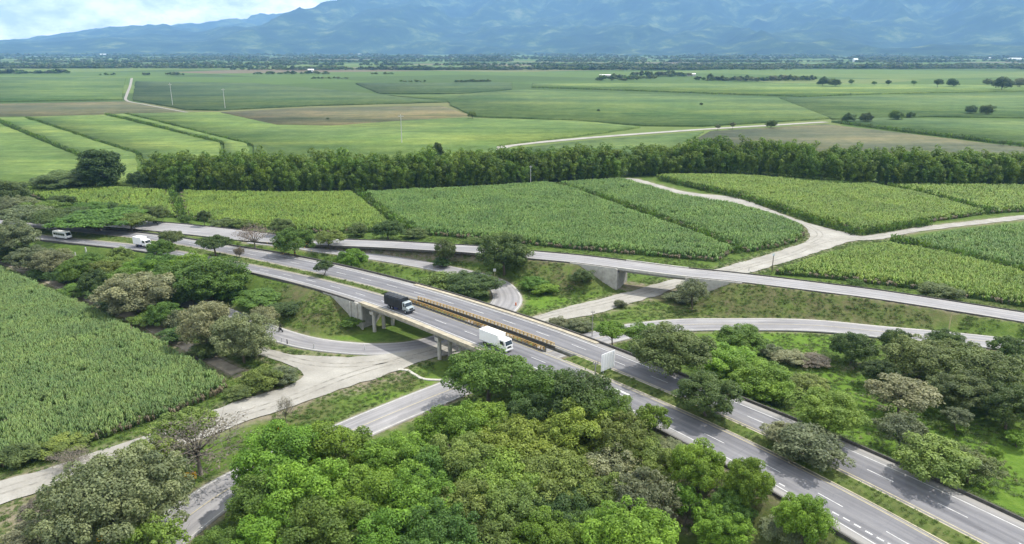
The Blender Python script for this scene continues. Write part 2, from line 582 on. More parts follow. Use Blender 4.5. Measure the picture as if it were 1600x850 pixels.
def mountain_mat():
    m, t, b, _ = new_mat('mountain_slope')
    g = N(t, 'ShaderNodeNewGeometry').outputs['Position']
    c = ramp(t, noise(t, 0.0026, 11, 0.74, g), [(0.40, (0.008, 0.022, 0.010)), (0.52, (0.025, 0.05, 0.018)), (0.60, (0.10, 0.14, 0.045)), (0.72, (0.26, 0.25, 0.12))])
    setbase(t, b, c)
    b.inputs['Roughness'].default_value = 0.95
    b.inputs['Specular IOR Level'].default_value = 0.05
    return m


M['panel'] = plain('panel_white', (0.93, 0.93, 0.93), 0.5, 0.02, 1.0)
M['ground'] = ground_mat()
M['asphalt'] = road_mat('asphalt', (0.215, 0.215, 0.228), (0.36, 0.35, 0.33))
M['asphalt_pale'] = road_mat('asphalt_pale', (0.335, 0.33, 0.335), (0.44, 0.43, 0.40))
M['gravel'] = gravel_mat()
M['mountain'] = mountain_mat()
M['rut'] = plain('rut_gravel', (0.30, 0.285, 0.25), 0.95, 0.35, 0.7)
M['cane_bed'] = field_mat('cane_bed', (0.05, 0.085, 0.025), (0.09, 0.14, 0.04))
M['f_bright'] = field_mat('field_bright', (0.115, 0.19, 0.05), (0.20, 0.285, 0.085))
M['f_mid'] = field_mat('field_mid', (0.085, 0.15, 0.045), (0.15, 0.225, 0.075))
M['f_dark'] = field_mat('field_dark', (0.06, 0.105, 0.04), (0.11, 0.165, 0.065))
M['f_brown'] = field_mat('field_brown', (0.10, 0.125, 0.055), (0.205, 0.182, 0.118), 0.1, 0.5, 0.2)
M['f_plow'] = field_mat('field_plow', (0.095, 0.12, 0.06), (0.165, 0.168, 0.11), 0.1, 0.5, 0.2)
# ------------------------------------------------------------------ the highway's course
def zhw(px):
    return float(np.interp(px, [-100, 100, 260, 375, 560, 700, 880, 1100, 1400, 1700], [1.6, 2.2, 3.9, 5.4, 6.8, 7.0, 6.9, 6.3, 4.9, 3.6]))


def edge(pts):
    return smooth_line([G(x, y, zhw(x)) for x, y in pts], 1.0)


E_NO = edge([(-60, 357), (60, 376), (100, 381), (218, 394), (300, 409), (372, 423), (450, 441), (550, 469), (640, 502), (737, 542), (850, 588), (962, 635), (1014, 660), (1073, 690), (1138, 724), (1188, 752), (1226, 777), (1278, 808), (1339, 846), (1500, 942), (1700, 1066)])
E_NI = edge([(-60, 352), (60, 367), (100, 372), (218, 383), (300, 396), (375, 410), (450, 424), (525, 441), (600, 461), (641, 473), (725, 504), (804, 532), (860, 553), (940, 587), (1046, 632), (1127, 666), (1250, 728), (1312, 759), (1485, 851), (1600, 915), (1800, 1030)])
E_FI = edge([(-60, 344), (60, 356), (160, 366), (245, 376), (300, 386), (380, 401), (450, 417), (512, 431), (600, 453), (640, 464), (692, 480), (748, 499), (813, 522), (860, 539), (900, 554), (968, 582), (1062, 622), (1144, 656), (1195, 680), (1315, 737), (1538, 850), (1650, 908), (1850, 1012)])
E_FO = edge([(-60, 338), (60, 349), (160, 357), (245, 365), (300, 373), (375, 384), (450, 396), (525, 412), (600, 430), (680, 452), (760, 476), (818, 495), (900, 522), (956, 544), (1022, 571), (1065, 588), (1149, 622), (1250, 662), (1321, 692), (1406, 729), (1496, 769), (1600, 818), (1720, 873), (1900, 958)])
# reference line: the middle of the median
_mid = np.array([(E_NI[np.argmin(np.hypot(*(E_NI[:, :2] - p[:2]).T))] + p) / 2 for p in E_FI[::18]])
_mid = _mid[:-1]
_mid = np.vstack([2 * _mid[0] - _mid[1], _mid, _mid[-1] + (_mid[-1] - _mid[-2]) * 1.5, _mid[-1] + (_mid[-1] - _mid[-2]) * 3.0])
HWC = smooth_line(_mid, 1.0)
for k in range(3): HWC[:, k] = gsmooth(HWC[:, k], 14)
HT, HN = frames(HWC)                       # HN points away from the camera side
HS = np.r_[0, np.cumsum(np.linalg.norm(np.diff(HWC[:, :2], axis=0), axis=1))]


def to_sd(p):
    d = HWC[:, :2] - np.asarray(p)[:2]
    i = int(np.argmin((d ** 2).sum(1)))
    v = np.asarray(p)[:2] - HWC[i, :2]
    return HS[i] + v @ HT[i], v @ HN[i]


def offs(E):
    sd = np.array([to_sd(p) for p in E])
    o = np.argsort(sd[:, 0])
    return gsmooth(np.interp(HS, sd[o, 0], sd[o, 1]), 12)


D_NO, D_NI, D_FI, D_FO = offs(E_NO), offs(E_NI), offs(E_FI), offs(E_FO)


def hw_point(s, d, dz=0.0):
    x = np.interp(s, HS, HWC[:, 0]); y = np.interp(s, HS, HWC[:, 1]); z = np.interp(s, HS, HWC[:, 2])
    nx = np.interp(s, HS, HN[:, 0]); ny = np.interp(s, HS, HN[:, 1])
    return np.array([x + nx * d, y + ny * d, z + dz])


def hw_head(s):
    return math.atan2(np.interp(s, HS, HT[:, 1]), np.interp(s, HS, HT[:, 0]))


S_B0 = to_sd(G(586, 466, 6.8))[0]          # bridge ends
S_B1 = to_sd(G(884, 555, 6.9))[0]

# ------------------------------------------------------------------ the other roads: centre lines
def path(pts):
    return smooth_line([G(x, y, z) for x, y, z in pts], 1.5)


RAMP = path([(150, 346, 1.6), (225, 352, 2.0), (300, 359, 2.4), (400, 370, 3.0), (470, 376, 3.4), (530, 379, 3.8), (600, 381.5, 4.4), (680, 386, 5.0), (740, 389.5, 5.4), (826, 397.5, 5.9), (905, 404.5, 6.3), (976, 413, 6.5), (1061, 423.5, 6.5), (1150, 432.5, 6.0), (1291, 450, 4.7), (1397, 464, 3.8), (1600, 496, 2.5), (1760, 525, 1.8)])
RAMP[:, 2] = gsmooth(RAMP[:, 2], 8)
LOOP = path([(395, 376, 2.7), (450, 382, 2.6), (500, 389, 2.4), (545, 395, 2.2), (600, 403, 1.9), (655, 412, 1.5), (705, 422, 1.1), (748, 432, 0.7), (778, 444, 0.4), (791, 460, 0.15), (790, 474, 0.05), (770, 493, 0.0), (720, 520, 0.0), (665, 538, 0.0), (600, 545, 0.0), (540, 543, 0.0), (480, 535, 0.1), (430, 521, 0.2), (380, 502, 0.3), (330, 482, 0.3), (276, 463, 0.3), (215, 438, 0.3)])
SLIP = path([(200, 885, 0.05), (255, 838, 0.05), (310, 795, 0.05), (360, 762, 0.05), (430, 726, 0.05), (510, 690, 0.05), (590, 655, 0.05), (650, 630, 0.05), (715, 604, 0.05), (790, 574, 0.05), (860, 549, 0.05), (935, 528, 0.05), (1000, 514, 0.1), (1078, 507, 0.15), (1150, 506.5, 0.2), (1220, 506.5, 0.25), (1291, 509.5, 0.3), (1376, 518, 0.3), (1468, 526, 0.3), (1556, 535, 0.3), (1700, 553, 0.3)])
TRACK = path([(-60, 385, 0.0), (0, 407, 0.0), (60, 432, 0.0), (130, 462, 0.0), (200, 492, 0.0), (260, 524, 0.0), (320, 556, 0.0), (372, 582, 0.0)])
FARROAD = path([(770, 236, 0.1), (800, 227, 0.1), (900, 217, 0.1), (1000, 209, 0.1), (1100, 202, 0.1), (1200, 196, 0.1), (1290, 190.5, 0.1)])
FARTRACK = path([(206, 122, 0.1), (203, 135, 0.1), (198, 148, 0.1), (198, 157, 0.1), (225, 163, 0.1), (262, 170, 0.1), (300, 177, 0.1)])


def width(P, stops):
    """half width along a path, given at photograph columns of its centre line"""
    s = np.r_[0, np.cumsum(np.linalg.norm(np.diff(P[:, :2], axis=0), axis=1))]
    return np.interp(s / s[-1], [a for a, _ in stops], [b for _, b in stops])


W_RAMP = width(RAMP, [(0, 6.5), (0.22, 6.0), (0.34, 4.2), (1, 4.0)])
W_LOOP = width(LOOP, [(0, 3.4), (0.34, 3.4), (0.44, 4.5), (0.52, 4.3), (0.6, 3.5), (1, 3.4)])
W_SLIP = width(SLIP, [(0, 4.3), (1, 4.3)])
W_TRACK = width(TRACK, [(0, 1.2), (1, 1.6)])
W_FARROAD = width(FARROAD, [(0, 6.5), (0.08, 4.2), (1, 3.8)])
W_FARTRACK = width(FARTRACK, [(0, 2.6), (1, 1.6)])

GRAVEL = [(-60, 768), (0, 750), (60, 736), (118, 716), (180, 697), (240, 676), (300, 653), (362, 630), (420, 612), (466, 596), (474, 588), (470, 580), (440, 566), (400, 552), (370, 545), (335, 530), (300, 512), (303, 503), (340, 516), (370, 527), (399, 537), (440, 550), (484, 556), (548, 557), (611, 552), (650, 546), (700, 533), (760, 515), (830, 496), (862, 486), (919, 471), (979, 457), (1015, 446), (1060, 434), (1110, 422), (1150, 412), (1220, 391), (1256, 379), (1265, 368), (1256, 353), (1220, 337), (1150, 318), (1068, 306), (1000, 288), (972, 281), (992, 279), (1075, 300), (1150, 309), (1238, 340), (1291, 356), (1333, 365), (1352, 368), (1450, 353), (1600, 336), (1720, 322), (1720, 328), (1600, 342.5), (1450, 359.5), (1372, 374), (1333, 376), (1291, 389), (1220, 412), (1178, 424), (1120, 436), (1060, 448), (1025, 462), (976, 476), (926, 492), (880, 500), (830, 516), (740, 545), (664, 562), (632, 575), (579, 593), (509, 616), (440, 641), (364, 665), (300, 690), (220, 717), (118, 747), (60, 768), (0, 788), (-60, 806)]
GRAVEL_W = np.array([G(x, y, 0.03) for x, y in GRAVEL])

# ------------------------------------------------------------------ terrain
RS = np.r_[0, np.cumsum(np.linalg.norm(np.diff(RAMP[:, :2], axis=0), axis=1))]
RT, RN = frames(RAMP)


def ramp_s(px, py, z):
    p = G(px, py, z)
    return RS[int(np.argmin(((RAMP[:, :2] - p[:2]) ** 2).sum(1)))]


R_B0, R_B1 = ramp_s(975, 413, 6.5), ramp_s(1072, 425, 6.5)
WING = 13.0


def nearest(X, Y, P):
    """index of the nearest sample of a line for many points"""
    idx = np.empty(len(X), int)
    for a in range(0, len(X), 6000):
        d = (X[a:a + 6000, None] - P[None, :, 0]) ** 2 + (Y[a:a + 6000, None] - P[None, :, 1]) ** 2
        idx[a:a + 6000] = d.argmin(1)
    return idx


def bank(h, X, Y, P, Tn, Nn, lo, hi, keep, slope, top, core):
    """raise the ground beside a road: lo/hi are the lateral limits of the level top"""
    m = np.where(keep)[0]
    near = np.full(len(X), False)
    sel = np.where((X > P[:, 0].min() - 30) & (X < P[:, 0].max() + 30) & (Y > P[:, 1].min() - 30) & (Y < P[:, 1].max() + 30))[0]
    if not len(sel): return h
    i = m[nearest(X[sel], Y[sel], P[m])]
    vx, vy = X[sel] - P[i, 0], Y[sel] - P[i, 1]
    d = vx * Nn[i, 0] + vy * Nn[i, 1]
    l = np.abs(vx * Tn[i, 0] + vy * Tn[i, 1])
    l = np.maximum(l - 1.2, 0)
    ex = np.maximum(np.maximum(lo[i] - d, d - hi[i]), 0)
    z = P[i, 2] - top - np.hypot(ex, l) / slope
    if core:
        ok = (ex <= 0) & (l <= 0)
        z = np.where(ok, P[i, 2] - top, -99)
        h[sel] = np.where(ok, z, h[sel])
    else:
        h[sel] = np.maximum(h[sel], z)
    return h


ALLROADS = [(RAMP, W_RAMP), (LOOP, W_LOOP), (SLIP, W_SLIP)]


def ground_h(X, Y):
    X = np.atleast_1d(np.asarray(X, float)).copy(); Y = np.atleast_1d(np.asarray(Y, float)).copy()
    h = -0.14 + 0.10 * (fbm(X / 9, Y / 9, 3, 3) - 0.5)
    side = (HS < S_B0 - WING) | (HS > S_B1 + WING)
    core = (HS < S_B0 - 0.6) | (HS > S_B1 + 0.6)
    rside = (RS < R_B0 - WING) | (RS > R_B1 + WING)
    rcore = (RS < R_B0 - 0.6) | (RS > R_B1 + 0.6)
    wob = 0.5 * (fbm(X / 6, Y / 6, 3, 9) - 0.5)
    h = bank(h, X, Y, HWC, HT, HN, D_NO - 0.9, D_FO + 0.9, side, 1.9, 0.22, False)
    h = bank(h, X, Y, RAMP, RT, RN, -W_RAMP - 0.8, W_RAMP + 0.8, rside, 1.9, 0.22, False)
    t, n = frames(LOOP)
    h = bank(h, X, Y, LOOP, t, n, -W_LOOP - 0.8, W_LOOP + 0.8, np.ones(len(LOOP), bool), 2.2, 0.16, False)
    h = np.where(h > 0.4, h + wob, h)
    # keep the lower roads clear of the banks
    for P, w in ((LOOP, W_LOOP), (SLIP, W_SLIP)):
        i = nearest(X, Y, P)
        d = np.hypot(X - P[i, 0], Y - P[i, 1]) - w[i] - 0.7
        h = np.minimum(h, np.where(d < 9, P[i, 2] - 0.14 + np.maximum(d, 0) * 0.75, 99))
    gp = in_poly(X, Y, GRAVEL_W)
    h = np.where(gp, np.minimum(h, -0.08), h)
    h = bank(h, X, Y, HWC, HT, HN, D_NO + 0.9, D_FO - 0.9, core, 1, 0.22, True)
    h = bank(h, X, Y, RAMP, RT, RN, -W_RAMP + 0.8, W_RAMP - 0.8, rcore, 1, 0.22, True)
    return h


def gz(x, y): return float(ground_h([x], [y])[0])


def axis(lo, hi, step, far_lo, far_hi, g=1.16):
    a = list(np.arange(lo, hi, step))
    s, v = step, a[-1]
    while v < far_hi:
        s *= g; v += s; a.append(v)
    s, v = step, a[0]
    while v > far_lo:
        s *= g; v -= s; a.insert(0, v)
    return np.array(a)


GX = axis(-150, 175, 1.1, -40000, 40000)
GY = axis(62, 330, 1.1, -4000, 40000)
XX, YY = np.meshgrid(GX, GY)
fx, fy = XX.ravel(), YY.ravel()
near_m = (fx > -190) & (fx < 215) & (fy > 50) & (fy < 420)
hz = np.full(len(fx), -0.14)
hz[near_m] = ground_h(fx[near_m], fy[near_m])


def near_line(P, w):
    d = np.full(len(fx), 99.0)
    i = nearest(fx[near_m], fy[near_m], P)
    d[near_m] = np.hypot(fx[near_m] - P[i, 0], fy[near_m] - P[i, 1]) - w[i]
    return d


def blob(px, py, rx, ry, z=0):
    c = G(px, py, z); e = G(px + rx, py, z); f_ = G(px, py - ry, z)
    a, b = abs(e[0] - c[0]), abs(f_[1] - c[1])
    q = ((fx - c[0]) / a) ** 2 + ((fy - c[1]) / b) ** 2
    return np.clip(1.6 - q, 0, 1)


dirt = np.zeros(len(fx))
for P, w, rch in ((TRACK, W_TRACK, 2.4), (SLIP, W_SLIP, 1.6), (LOOP, W_LOOP, 1.3), (RAMP, W_RAMP, 1.2)):
    dirt = np.maximum(dirt, np.clip(1 - near_line(P, w) / rch, 0, 1))
gd = np.full(len(fx), 99.0)
GL = smooth_line(np.vstack([GRAVEL_W, GRAVEL_W[:1]]), 2.0)
ii = nearest(fx[near_m], fy[near_m], GL)
gd[near_m] = np.hypot(fx[near_m] - GL[ii, 0], fy[near_m] - GL[ii, 1])
dirt = np.maximum(dirt, np.clip(1 - gd / 3.0, 0, 1))
for q in ((540, 600, 40, 16), (600, 585, 35, 12), (420, 640, 40, 14), (1110, 760, 60, 50), (1075, 800, 40, 30), (1200, 790, 40, 40), (1060, 740, 30, 40), (1360, 575, 50, 8), (30, 805, 60, 20), (1290, 840, 40, 20)):
    dirt = np.maximum(dirt, 0.85 * blob(*q))
lush = np.zeros(len(fx))
for q in ((1480, 720, 190, 110), (1340, 620, 60, 60), (1230, 530, 120, 22), (1040, 480, 90, 22), (880, 470, 60, 20), (640, 610, 70, 22), (480, 515, 110, 22), (860, 450, 50, 20), (1590, 780, 90, 70)):
    lush = np.maximum(lush, blob(*q))
dry = np.zeros(len(fx))
for q in ((1330, 475, 330, 22, 2), (1100, 450, 130, 14, 3), (520, 470, 90, 26, 4), (880, 425, 60, 18, 3), (600, 595, 60, 16), (1200, 800, 120, 70), (460, 640, 60, 20), (60, 790, 110, 60)):
    dry = np.maximum(dry, blob(*q))
ny, nx = XX.shape
ix = np.arange(ny * nx).reshape(ny, nx)
FQ = np.stack([ix[:-1, :-1], ix[:-1, 1:], ix[1:, 1:], ix[1:, :-1]], -1).reshape(-1, 4)
me = mesh_arr('ground', np.stack([fx, fy, hz], 1), FQ, M['ground'], True,
              {'dirt': ('POINT', 'FLOAT', dirt), 'lush': ('POINT', 'FLOAT', lush), 'dry': ('POINT', 'FLOAT', dry)})
tag(obj('ground', me), 'grassy ground and flat green plain under the interchange', 'ground', kind='structure')


# ------------------------------------------------------------------ road surfaces
def ribbon(name, P, lo, hi, mat, sh=None, skirt=0.5, dz=0.0, crown=0.0):
    """a road surface between two lateral offsets, with sides"""
    t, n = frames(P)
    s = np.r_[0, np.cumsum(np.linalg.norm(np.diff(P[:, :2], axis=0), axis=1))]
    k = 13
    f = np.linspace(0, 1, k)
    lat = lo[:, None] * (1 - f) + hi[:, None] * f
    V = np.empty((len(P), k + 2, 3))
    V[:, 1:-1, 0] = P[:, None, 0] + n[:, None, 0] * lat
    V[:, 1:-1, 1] = P[:, None, 1] + n[:, None, 1] * lat
    V[:, 1:-1, 2] = P[:, None, 2] + dz + crown * np.sin(f * math.pi)
    V[:, 0] = V[:, 1]; V[:, -1] = V[:, -2]
    V[:, 0, 2] -= skirt; V[:, -1, 2] -= skirt
    kk = k + 2
    ix = np.arange(len(P) * kk).reshape(len(P), kk)
    F = np.stack([ix[:-1, :-1], ix[1:, :-1], ix[1:, 1:], ix[:-1, 1:]], -1).reshape(-1, 4)
    if sh is None:
        sh = lambda f, w: np.zeros_like(f)
    ff = np.r_[f[0], f, f[-1]]
    shv = np.tile(sh(ff, hi[0] - lo[0]), (len(P), 1))
    lane = np.stack([np.c_[lat[:, :1], lat, lat[:, -1:]], np.repeat(s[:, None], kk, 1), np.zeros((len(P), kk))], -1)
    me = mesh_arr(name, V.reshape(-1, 3), F[:, ::-1], mat, False, {'shoulder': ('POINT', 'FLOAT', shv), 'lane': ('POINT', 'FLOAT_VECTOR', lane)})
    return obj(name, me)


def strip(name, P, d0, d1, dz, mat, parent, s0=None, s1=None, step=None):
    """paint on a road; d0,d1 lateral arrays"""
    t, n = frames(P)
    V, F = [], []
    for i in range(len(P)):
        for d in (d0[i], d1[i]):
            V.append((P[i, 0] + n[i, 0] * d, P[i, 1] + n[i, 1] * d, P[i, 2] + dz))
    for i in range(len(P) - 1):
        F.append((2 * i, 2 * i + 2, 2 * i + 3, 2 * i + 1))
    me = bpy.data.meshes.new(name)
    me.from_pydata(V, [], [f[::-1] for f in F])
    me.materials.append(mat)
    return obj(name, me, parent)


def dashes(P, dmid, w, length, period, mat, parent, dz=0.012, s0=0, s1=None, name='lane_dash'):
    t, n = frames(P)
    s = np.r_[0, np.cumsum(np.linalg.norm(np.diff(P[:, :2], axis=0), axis=1))]
    s1 = s1 or s[-1]
    a = s0
    while a + length < s1:
        V = []
        for q in (a, a + length):
            x, y, z = (np.interp(q, s, P[:, k]) for k in range(3))
            nx_, ny_ = np.interp(q, s, n[:, 0]), np.interp(q, s, n[:, 1])
            d = np.interp(q, s, dmid)
            for e in (-w / 2, w / 2):
                V.append((x + nx_ * (d + e), y + ny_ * (d + e), z + dz))
        me = bpy.data.meshes.new(name)
        me.from_pydata(V, [], [(0, 1, 3, 2)])
        me.materials.append(mat)
        obj(name, me, parent)
        a += period


near_sh = lambda f, w: np.clip((0.2 - f) / 0.06, 0, 1) * 0.9 + np.clip((f - 0.955) / 0.02, 0, 1)
far_sh = lambda f, w: np.clip((f - 0.80) / 0.06, 0, 1) * 0.9 + np.clip((0.045 - f) / 0.02, 0, 1)
both_sh = lambda f, w: np.clip((np.abs(f - 0.5) - 0.40) / 0.05, 0, 1)
road_n = ribbon('highway_road', HWC, D_NO, D_NI, M['asphalt'], near_sh, 0.45)
tag(road_n, 'near carriageway of the highway, crossing the bridge with both trucks on it', 'road', kind='structure')
road_f = ribbon('highway_road', HWC, D_FI, D_FO, M['asphalt'], far_sh, 0.45)
tag(road_f, 'far carriageway of the highway, empty of trucks, behind the median', 'road', kind='structure')
road_r = ribbon('ramp_road', RAMP, -W_RAMP, W_RAMP, M['asphalt_pale'], both_sh, 0.45)
tag(road_r, 'pale raised ramp road running along the cane fields over the small underpass', 'road', kind='structure')
road_l = ribbon('loop_road', LOOP, -W_LOOP, W_LOOP, M['asphalt_pale'], both_sh, 0.25)
tag(road_l, 'narrow pale loop road curling down and under the highway bridge', 'road', kind='structure')
road_s = ribbon('slip_road', SLIP, -W_SLIP, W_SLIP, M['asphalt_pale'], both_sh, 0.2)
tag(road_s, 'lower slip road past the leafy grove, under the bridge and out right', 'road', kind='structure')
o = ribbon('farm_track', TRACK, -W_TRACK, W_TRACK, plain('track_earth', (0.30, 0.265, 0.205), 0.95, 0.3, 0.5), None, 0.1, -0.02)
tag(o, 'brown dirt track between near cane field and hedge of trees', 'track', kind='structure')
o = ribbon('farm_road', FARROAD, -W_FARROAD, W_FARROAD, M['gravel'], None, 0.2, 0.1)
tag(o, 'white dirt road running off behind the bamboo grove', 'road', kind='structure')
o = ribbon('farm_track', FARTRACK, -W_FARTRACK, W_FARTRACK, M['rut'], None, 0.2, 0.1)
tag(o, 'distant pale zigzag track on the left plain', 'track', kind='structure')

# gravel road: one sheet with its junctions
bm = bmesh.new()
gl = smooth_line(np.vstack([GRAVEL_W, GRAVEL_W[:1]]), 2.5)[:-1]
jit = rng.normal(0, 0.22, (len(gl), 2)) + 0.9 * np.stack([fbm(gl[:, 0] / 5, gl[:, 1] / 5, 3, 91) - 0.5, fbm(gl[:, 0] / 5, gl[:, 1] / 5, 3, 92) - 0.5], 1)
vs = [bm.verts.new((p[0] + j[0], p[1] + j[1], 0.03)) for p, j in zip(gl, jit)]
f_ = bm.faces.new(vs)
bmesh.ops.triangulate(bm, faces=[f_])
bmesh.ops.recalc_face_normals(bm, faces=bm.faces)
if sum(f.normal.z for f in bm.faces) < 0: bmesh.ops.reverse_faces(bm, faces=bm.faces)
me = bpy.data.meshes.new('gravel_road')
bm.to_mesh(me); bm.free()
me.materials.append(M['gravel'])
grav = obj('gravel_road', me)
tag(grav, 'wide pale gravel road with junction passing under both bridges', 'road', kind='structure')

def rut(pts):
    P = smooth_line([G(x, y, 0.03) for x, y in pts], 1.2)
    n_ = len(P)
    for off in (-0.95, 0.95):
        w = 0.26 + 0.22 * (fbm(np.arange(n_) / 3.0, np.full(n_, off * 5), 3, 17) - 0.5)
        c = off + 0.5 * (fbm(np.arange(n_) / 9.0, np.full(n_, 3.0), 3, 19) - 0.5)
        strip('wheel_rut', P, c - w, c + w, 0.005, M['rut'], grav)


rut([(-40, 783), (0, 768), (120, 731), (300, 671), (440, 627), (540, 588), (620, 564), (680, 548), (760, 522), (850, 494), (940, 473), (1020, 453), (1090, 436), (1170, 416), (1240, 396), (1290, 377), (1350, 371), (1450, 356), (1600, 339)])
rut([(330, 521), (390, 541), (450, 559), (510, 570), (570, 569), (630, 559)])
rut([(1262, 380), (1282, 366), (1255, 349), (1215, 335), (1150, 314), (1070, 303), (1000, 286)])

# grass strip between the carriageways
for a, b, nm in ((0, S_B0 - 1, 'grassy median strip of the highway left of the bridge'), (S_B1 + 1, HS[-1], 'grassy median strip of the highway right of the bridge')):
    m_ = (HS >= a) & (HS <= b)
    P = HWC[m_].copy()
    o = ribbon('median_strip', P, D_NI[m_] + 0.02, D_FI[m_] - 0.02, M['ground'], None, 0.4, 0.02, 0.16)
    la = o.data.attributes.new('dry', 'FLOAT', 'POINT')
    la.data.foreach_set('value', np.full(len(o.data.vertices), 0.5, dtype=np.float32))
    tag(o, nm, 'median', kind='structure')
    for d, e in ((D_NI, 0.02), (D_FI, -0.26)):
        k_ = strip('kerb', P, d[m_] + e, d[m_] + e + 0.24, 0.05, M['kerb_tan'], o)

# paint
strip('edge_line', HWC, D_NI - 0.62, D_NI - 0.50, 0.012, M['paint_yellow'], road_n)
strip('edge_line', HWC, D_NO + 1.75, D_NO + 1.90, 0.012, M['paint_white'], road_n)
strip('edge_line', HWC, D_FI + 0.50, D_FI + 0.62, 0.012, M['paint_yellow'], road_f)
strip('edge_line', HWC, D_FO - 1.95, D_FO - 1.80, 0.012, M['paint_white'], road_f)
s_d = to_sd(G(1352, 737, 5.0))[0]
dashes(HWC, (D_FI + 0.6 + D_FO - 1.9) / 2, 0.13, 4.0, 10.4, M['paint_white'], road_f, s0=s_d % 10.4)
s_d = to_sd(G(1282, 768, 5.2))[0]
dashes(HWC, (D_NI - 0.6 + D_NO + 1.85) / 2, 0.13, 4.0, 10.4, M['paint_white'], road_n, s0=s_d % 10.4)
for x, y in ((1198, 738), (1222, 755), (1264, 778), (1306, 800), (1323, 809), (1340, 819), (1358, 830), (1376, 840), (1393, 849)):
    s_, d_ = to_sd(G(x, y, zhw(x)))
    dashes(HWC, np.full(len(HWC), d_), 0.26, 1.0, 50, M['paint_white'], road_n, s0=s_ - 0.5, s1=s_ + 1, name='exit_dash')
s_, d_ = to_sd(G(971, 611, zhw(971)))
dashes(HWC, np.full(len(HWC), d_), 0.55, 3.6, 50, M['paint_white'], road_n, s0=s_ - 1.8, s1=s_ + 2.5, name='arrow_mark')
o1 = np.ones
for rd, P, w in ((road_r, RAMP, W_RAMP), (road_s, SLIP, W_SLIP), (road_l, LOOP, W_LOOP)):
    strip('edge_line', P, w - 0.5, w - 0.38, 0.012, M['paint_white'], rd)
    strip('edge_line', P, -w + 0.38, -w + 0.5, 0.012, M['paint_white'], rd)
strip('centre_line', SLIP, -0.06 * o1(len(SLIP)), 0.06 * o1(len(SLIP)), 0.012, M['paint_yellow'], road_s)


# low concrete edge barriers along the carriageways, their shade painted in as dark
def barrier(label, P, d, m_, z0, z1, w, mat, cap=0.0):
    t, n = frames(P)
    idx = np.where(m_)[0][::2]
    mb = MB()
    V, F = [], []
    for i in idx:
        for e, z in ((-w / 2, z0), (-w * 0.35, z1), (w * 0.35, z1), (w / 2, z0)):
            V.append((P[i, 0] + n[i, 0] * (d[i] + e), P[i, 1] + n[i, 1] * (d[i] + e), P[i, 2] + z))
    for k in range(len(idx) - 1):
        for q in range(3):
            F.append((4 * k + q, 4 * k + q + 1, 4 * k + q + 5, 4 * k + q + 4))
    F += [(0, 1, 2, 3), (4 * len(idx) - 1, 4 * len(idx) - 2, 4 * len(idx) - 3, 4 * len(idx) - 4)]
    o = mb.add(V, F).build('edge_barrier', mat)
    return tag(o, label, 'barrier')


barrier('low kerb wall, painted dark as in shade, along the outer edge of the near carriageway, right of the bridge', HWC, D_NO - 0.28, HS > S_B1 + 1, -0.5, 0.28, 0.4, M['concrete_dark_shade'])
barrier('low kerb wall, painted dark as in shade, along the outer edge of the near carriageway, left of the bridge', HWC, D_NO - 0.28, HS < S_B0 - 1, -0.5, 0.28, 0.4, M['concrete_dark_shade'])
barrier('low kerb wall, painted dark as in shade, along the far edge of the highway', HWC, D_FO + 0.28, HS > 0, -0.5, 0.42, 0.4, M['concrete_dark_shade'])
barrier('thin kerb, painted dark as in shade, along the near edge of the raised ramp road', RAMP, -W_RAMP - 0.2, RS > 0, -0.6, 0.06, 0.34, M['concrete_dark_shade'])
barrier('thin kerb, painted dark as in shade, along the far edge of the raised ramp road', RAMP, W_RAMP + 0.2, RS > 0, -0.6, 0.30, 0.34, M['concrete_dark_shade'])


# ------------------------------------------------------------------ bridges
def sweep(name, P, N_, d0, d1, z0, z1, m_, mat, parent):
    idx = np.where(m_)[0]
    V, F = [], []
    for i in idx:
        for d, z in ((d0[i], z0), (d1[i], z0), (d1[i], z1), (d0[i], z1)):
            V.append((P[i, 0] + N_[i, 0] * d, P[i, 1] + N_[i, 1] * d, P[i, 2] + z))
    for k in range(len(idx) - 1):
        for q in range(4):
            q2 = (q + 1) % 4
            F.append((4 * k + q, 4 * k + q2, 4 * k + 4 + q2, 4 * k + 4 + q))
    n4 = 4 * (len(idx) - 1)
    F += [(0, 1, 2, 3), (n4, n4 + 1, n4 + 2, n4 + 3)]
    return MB().add(V, F).build(name, mat, parent)


def local_box(name, mat, parent, c, head, lx, ly, z0, z1, bevel=0.0):
    """upright box centred at c, long side lx along the heading"""
    mb = MB().box(-lx / 2, lx / 2, -ly / 2, ly / 2, 0, z1 - z0)
    o = mb.build(name, mat, parent, bevel)
    o.location = (c[0], c[1], z0)
    o.rotation_euler = (0, 0, head)
    return o


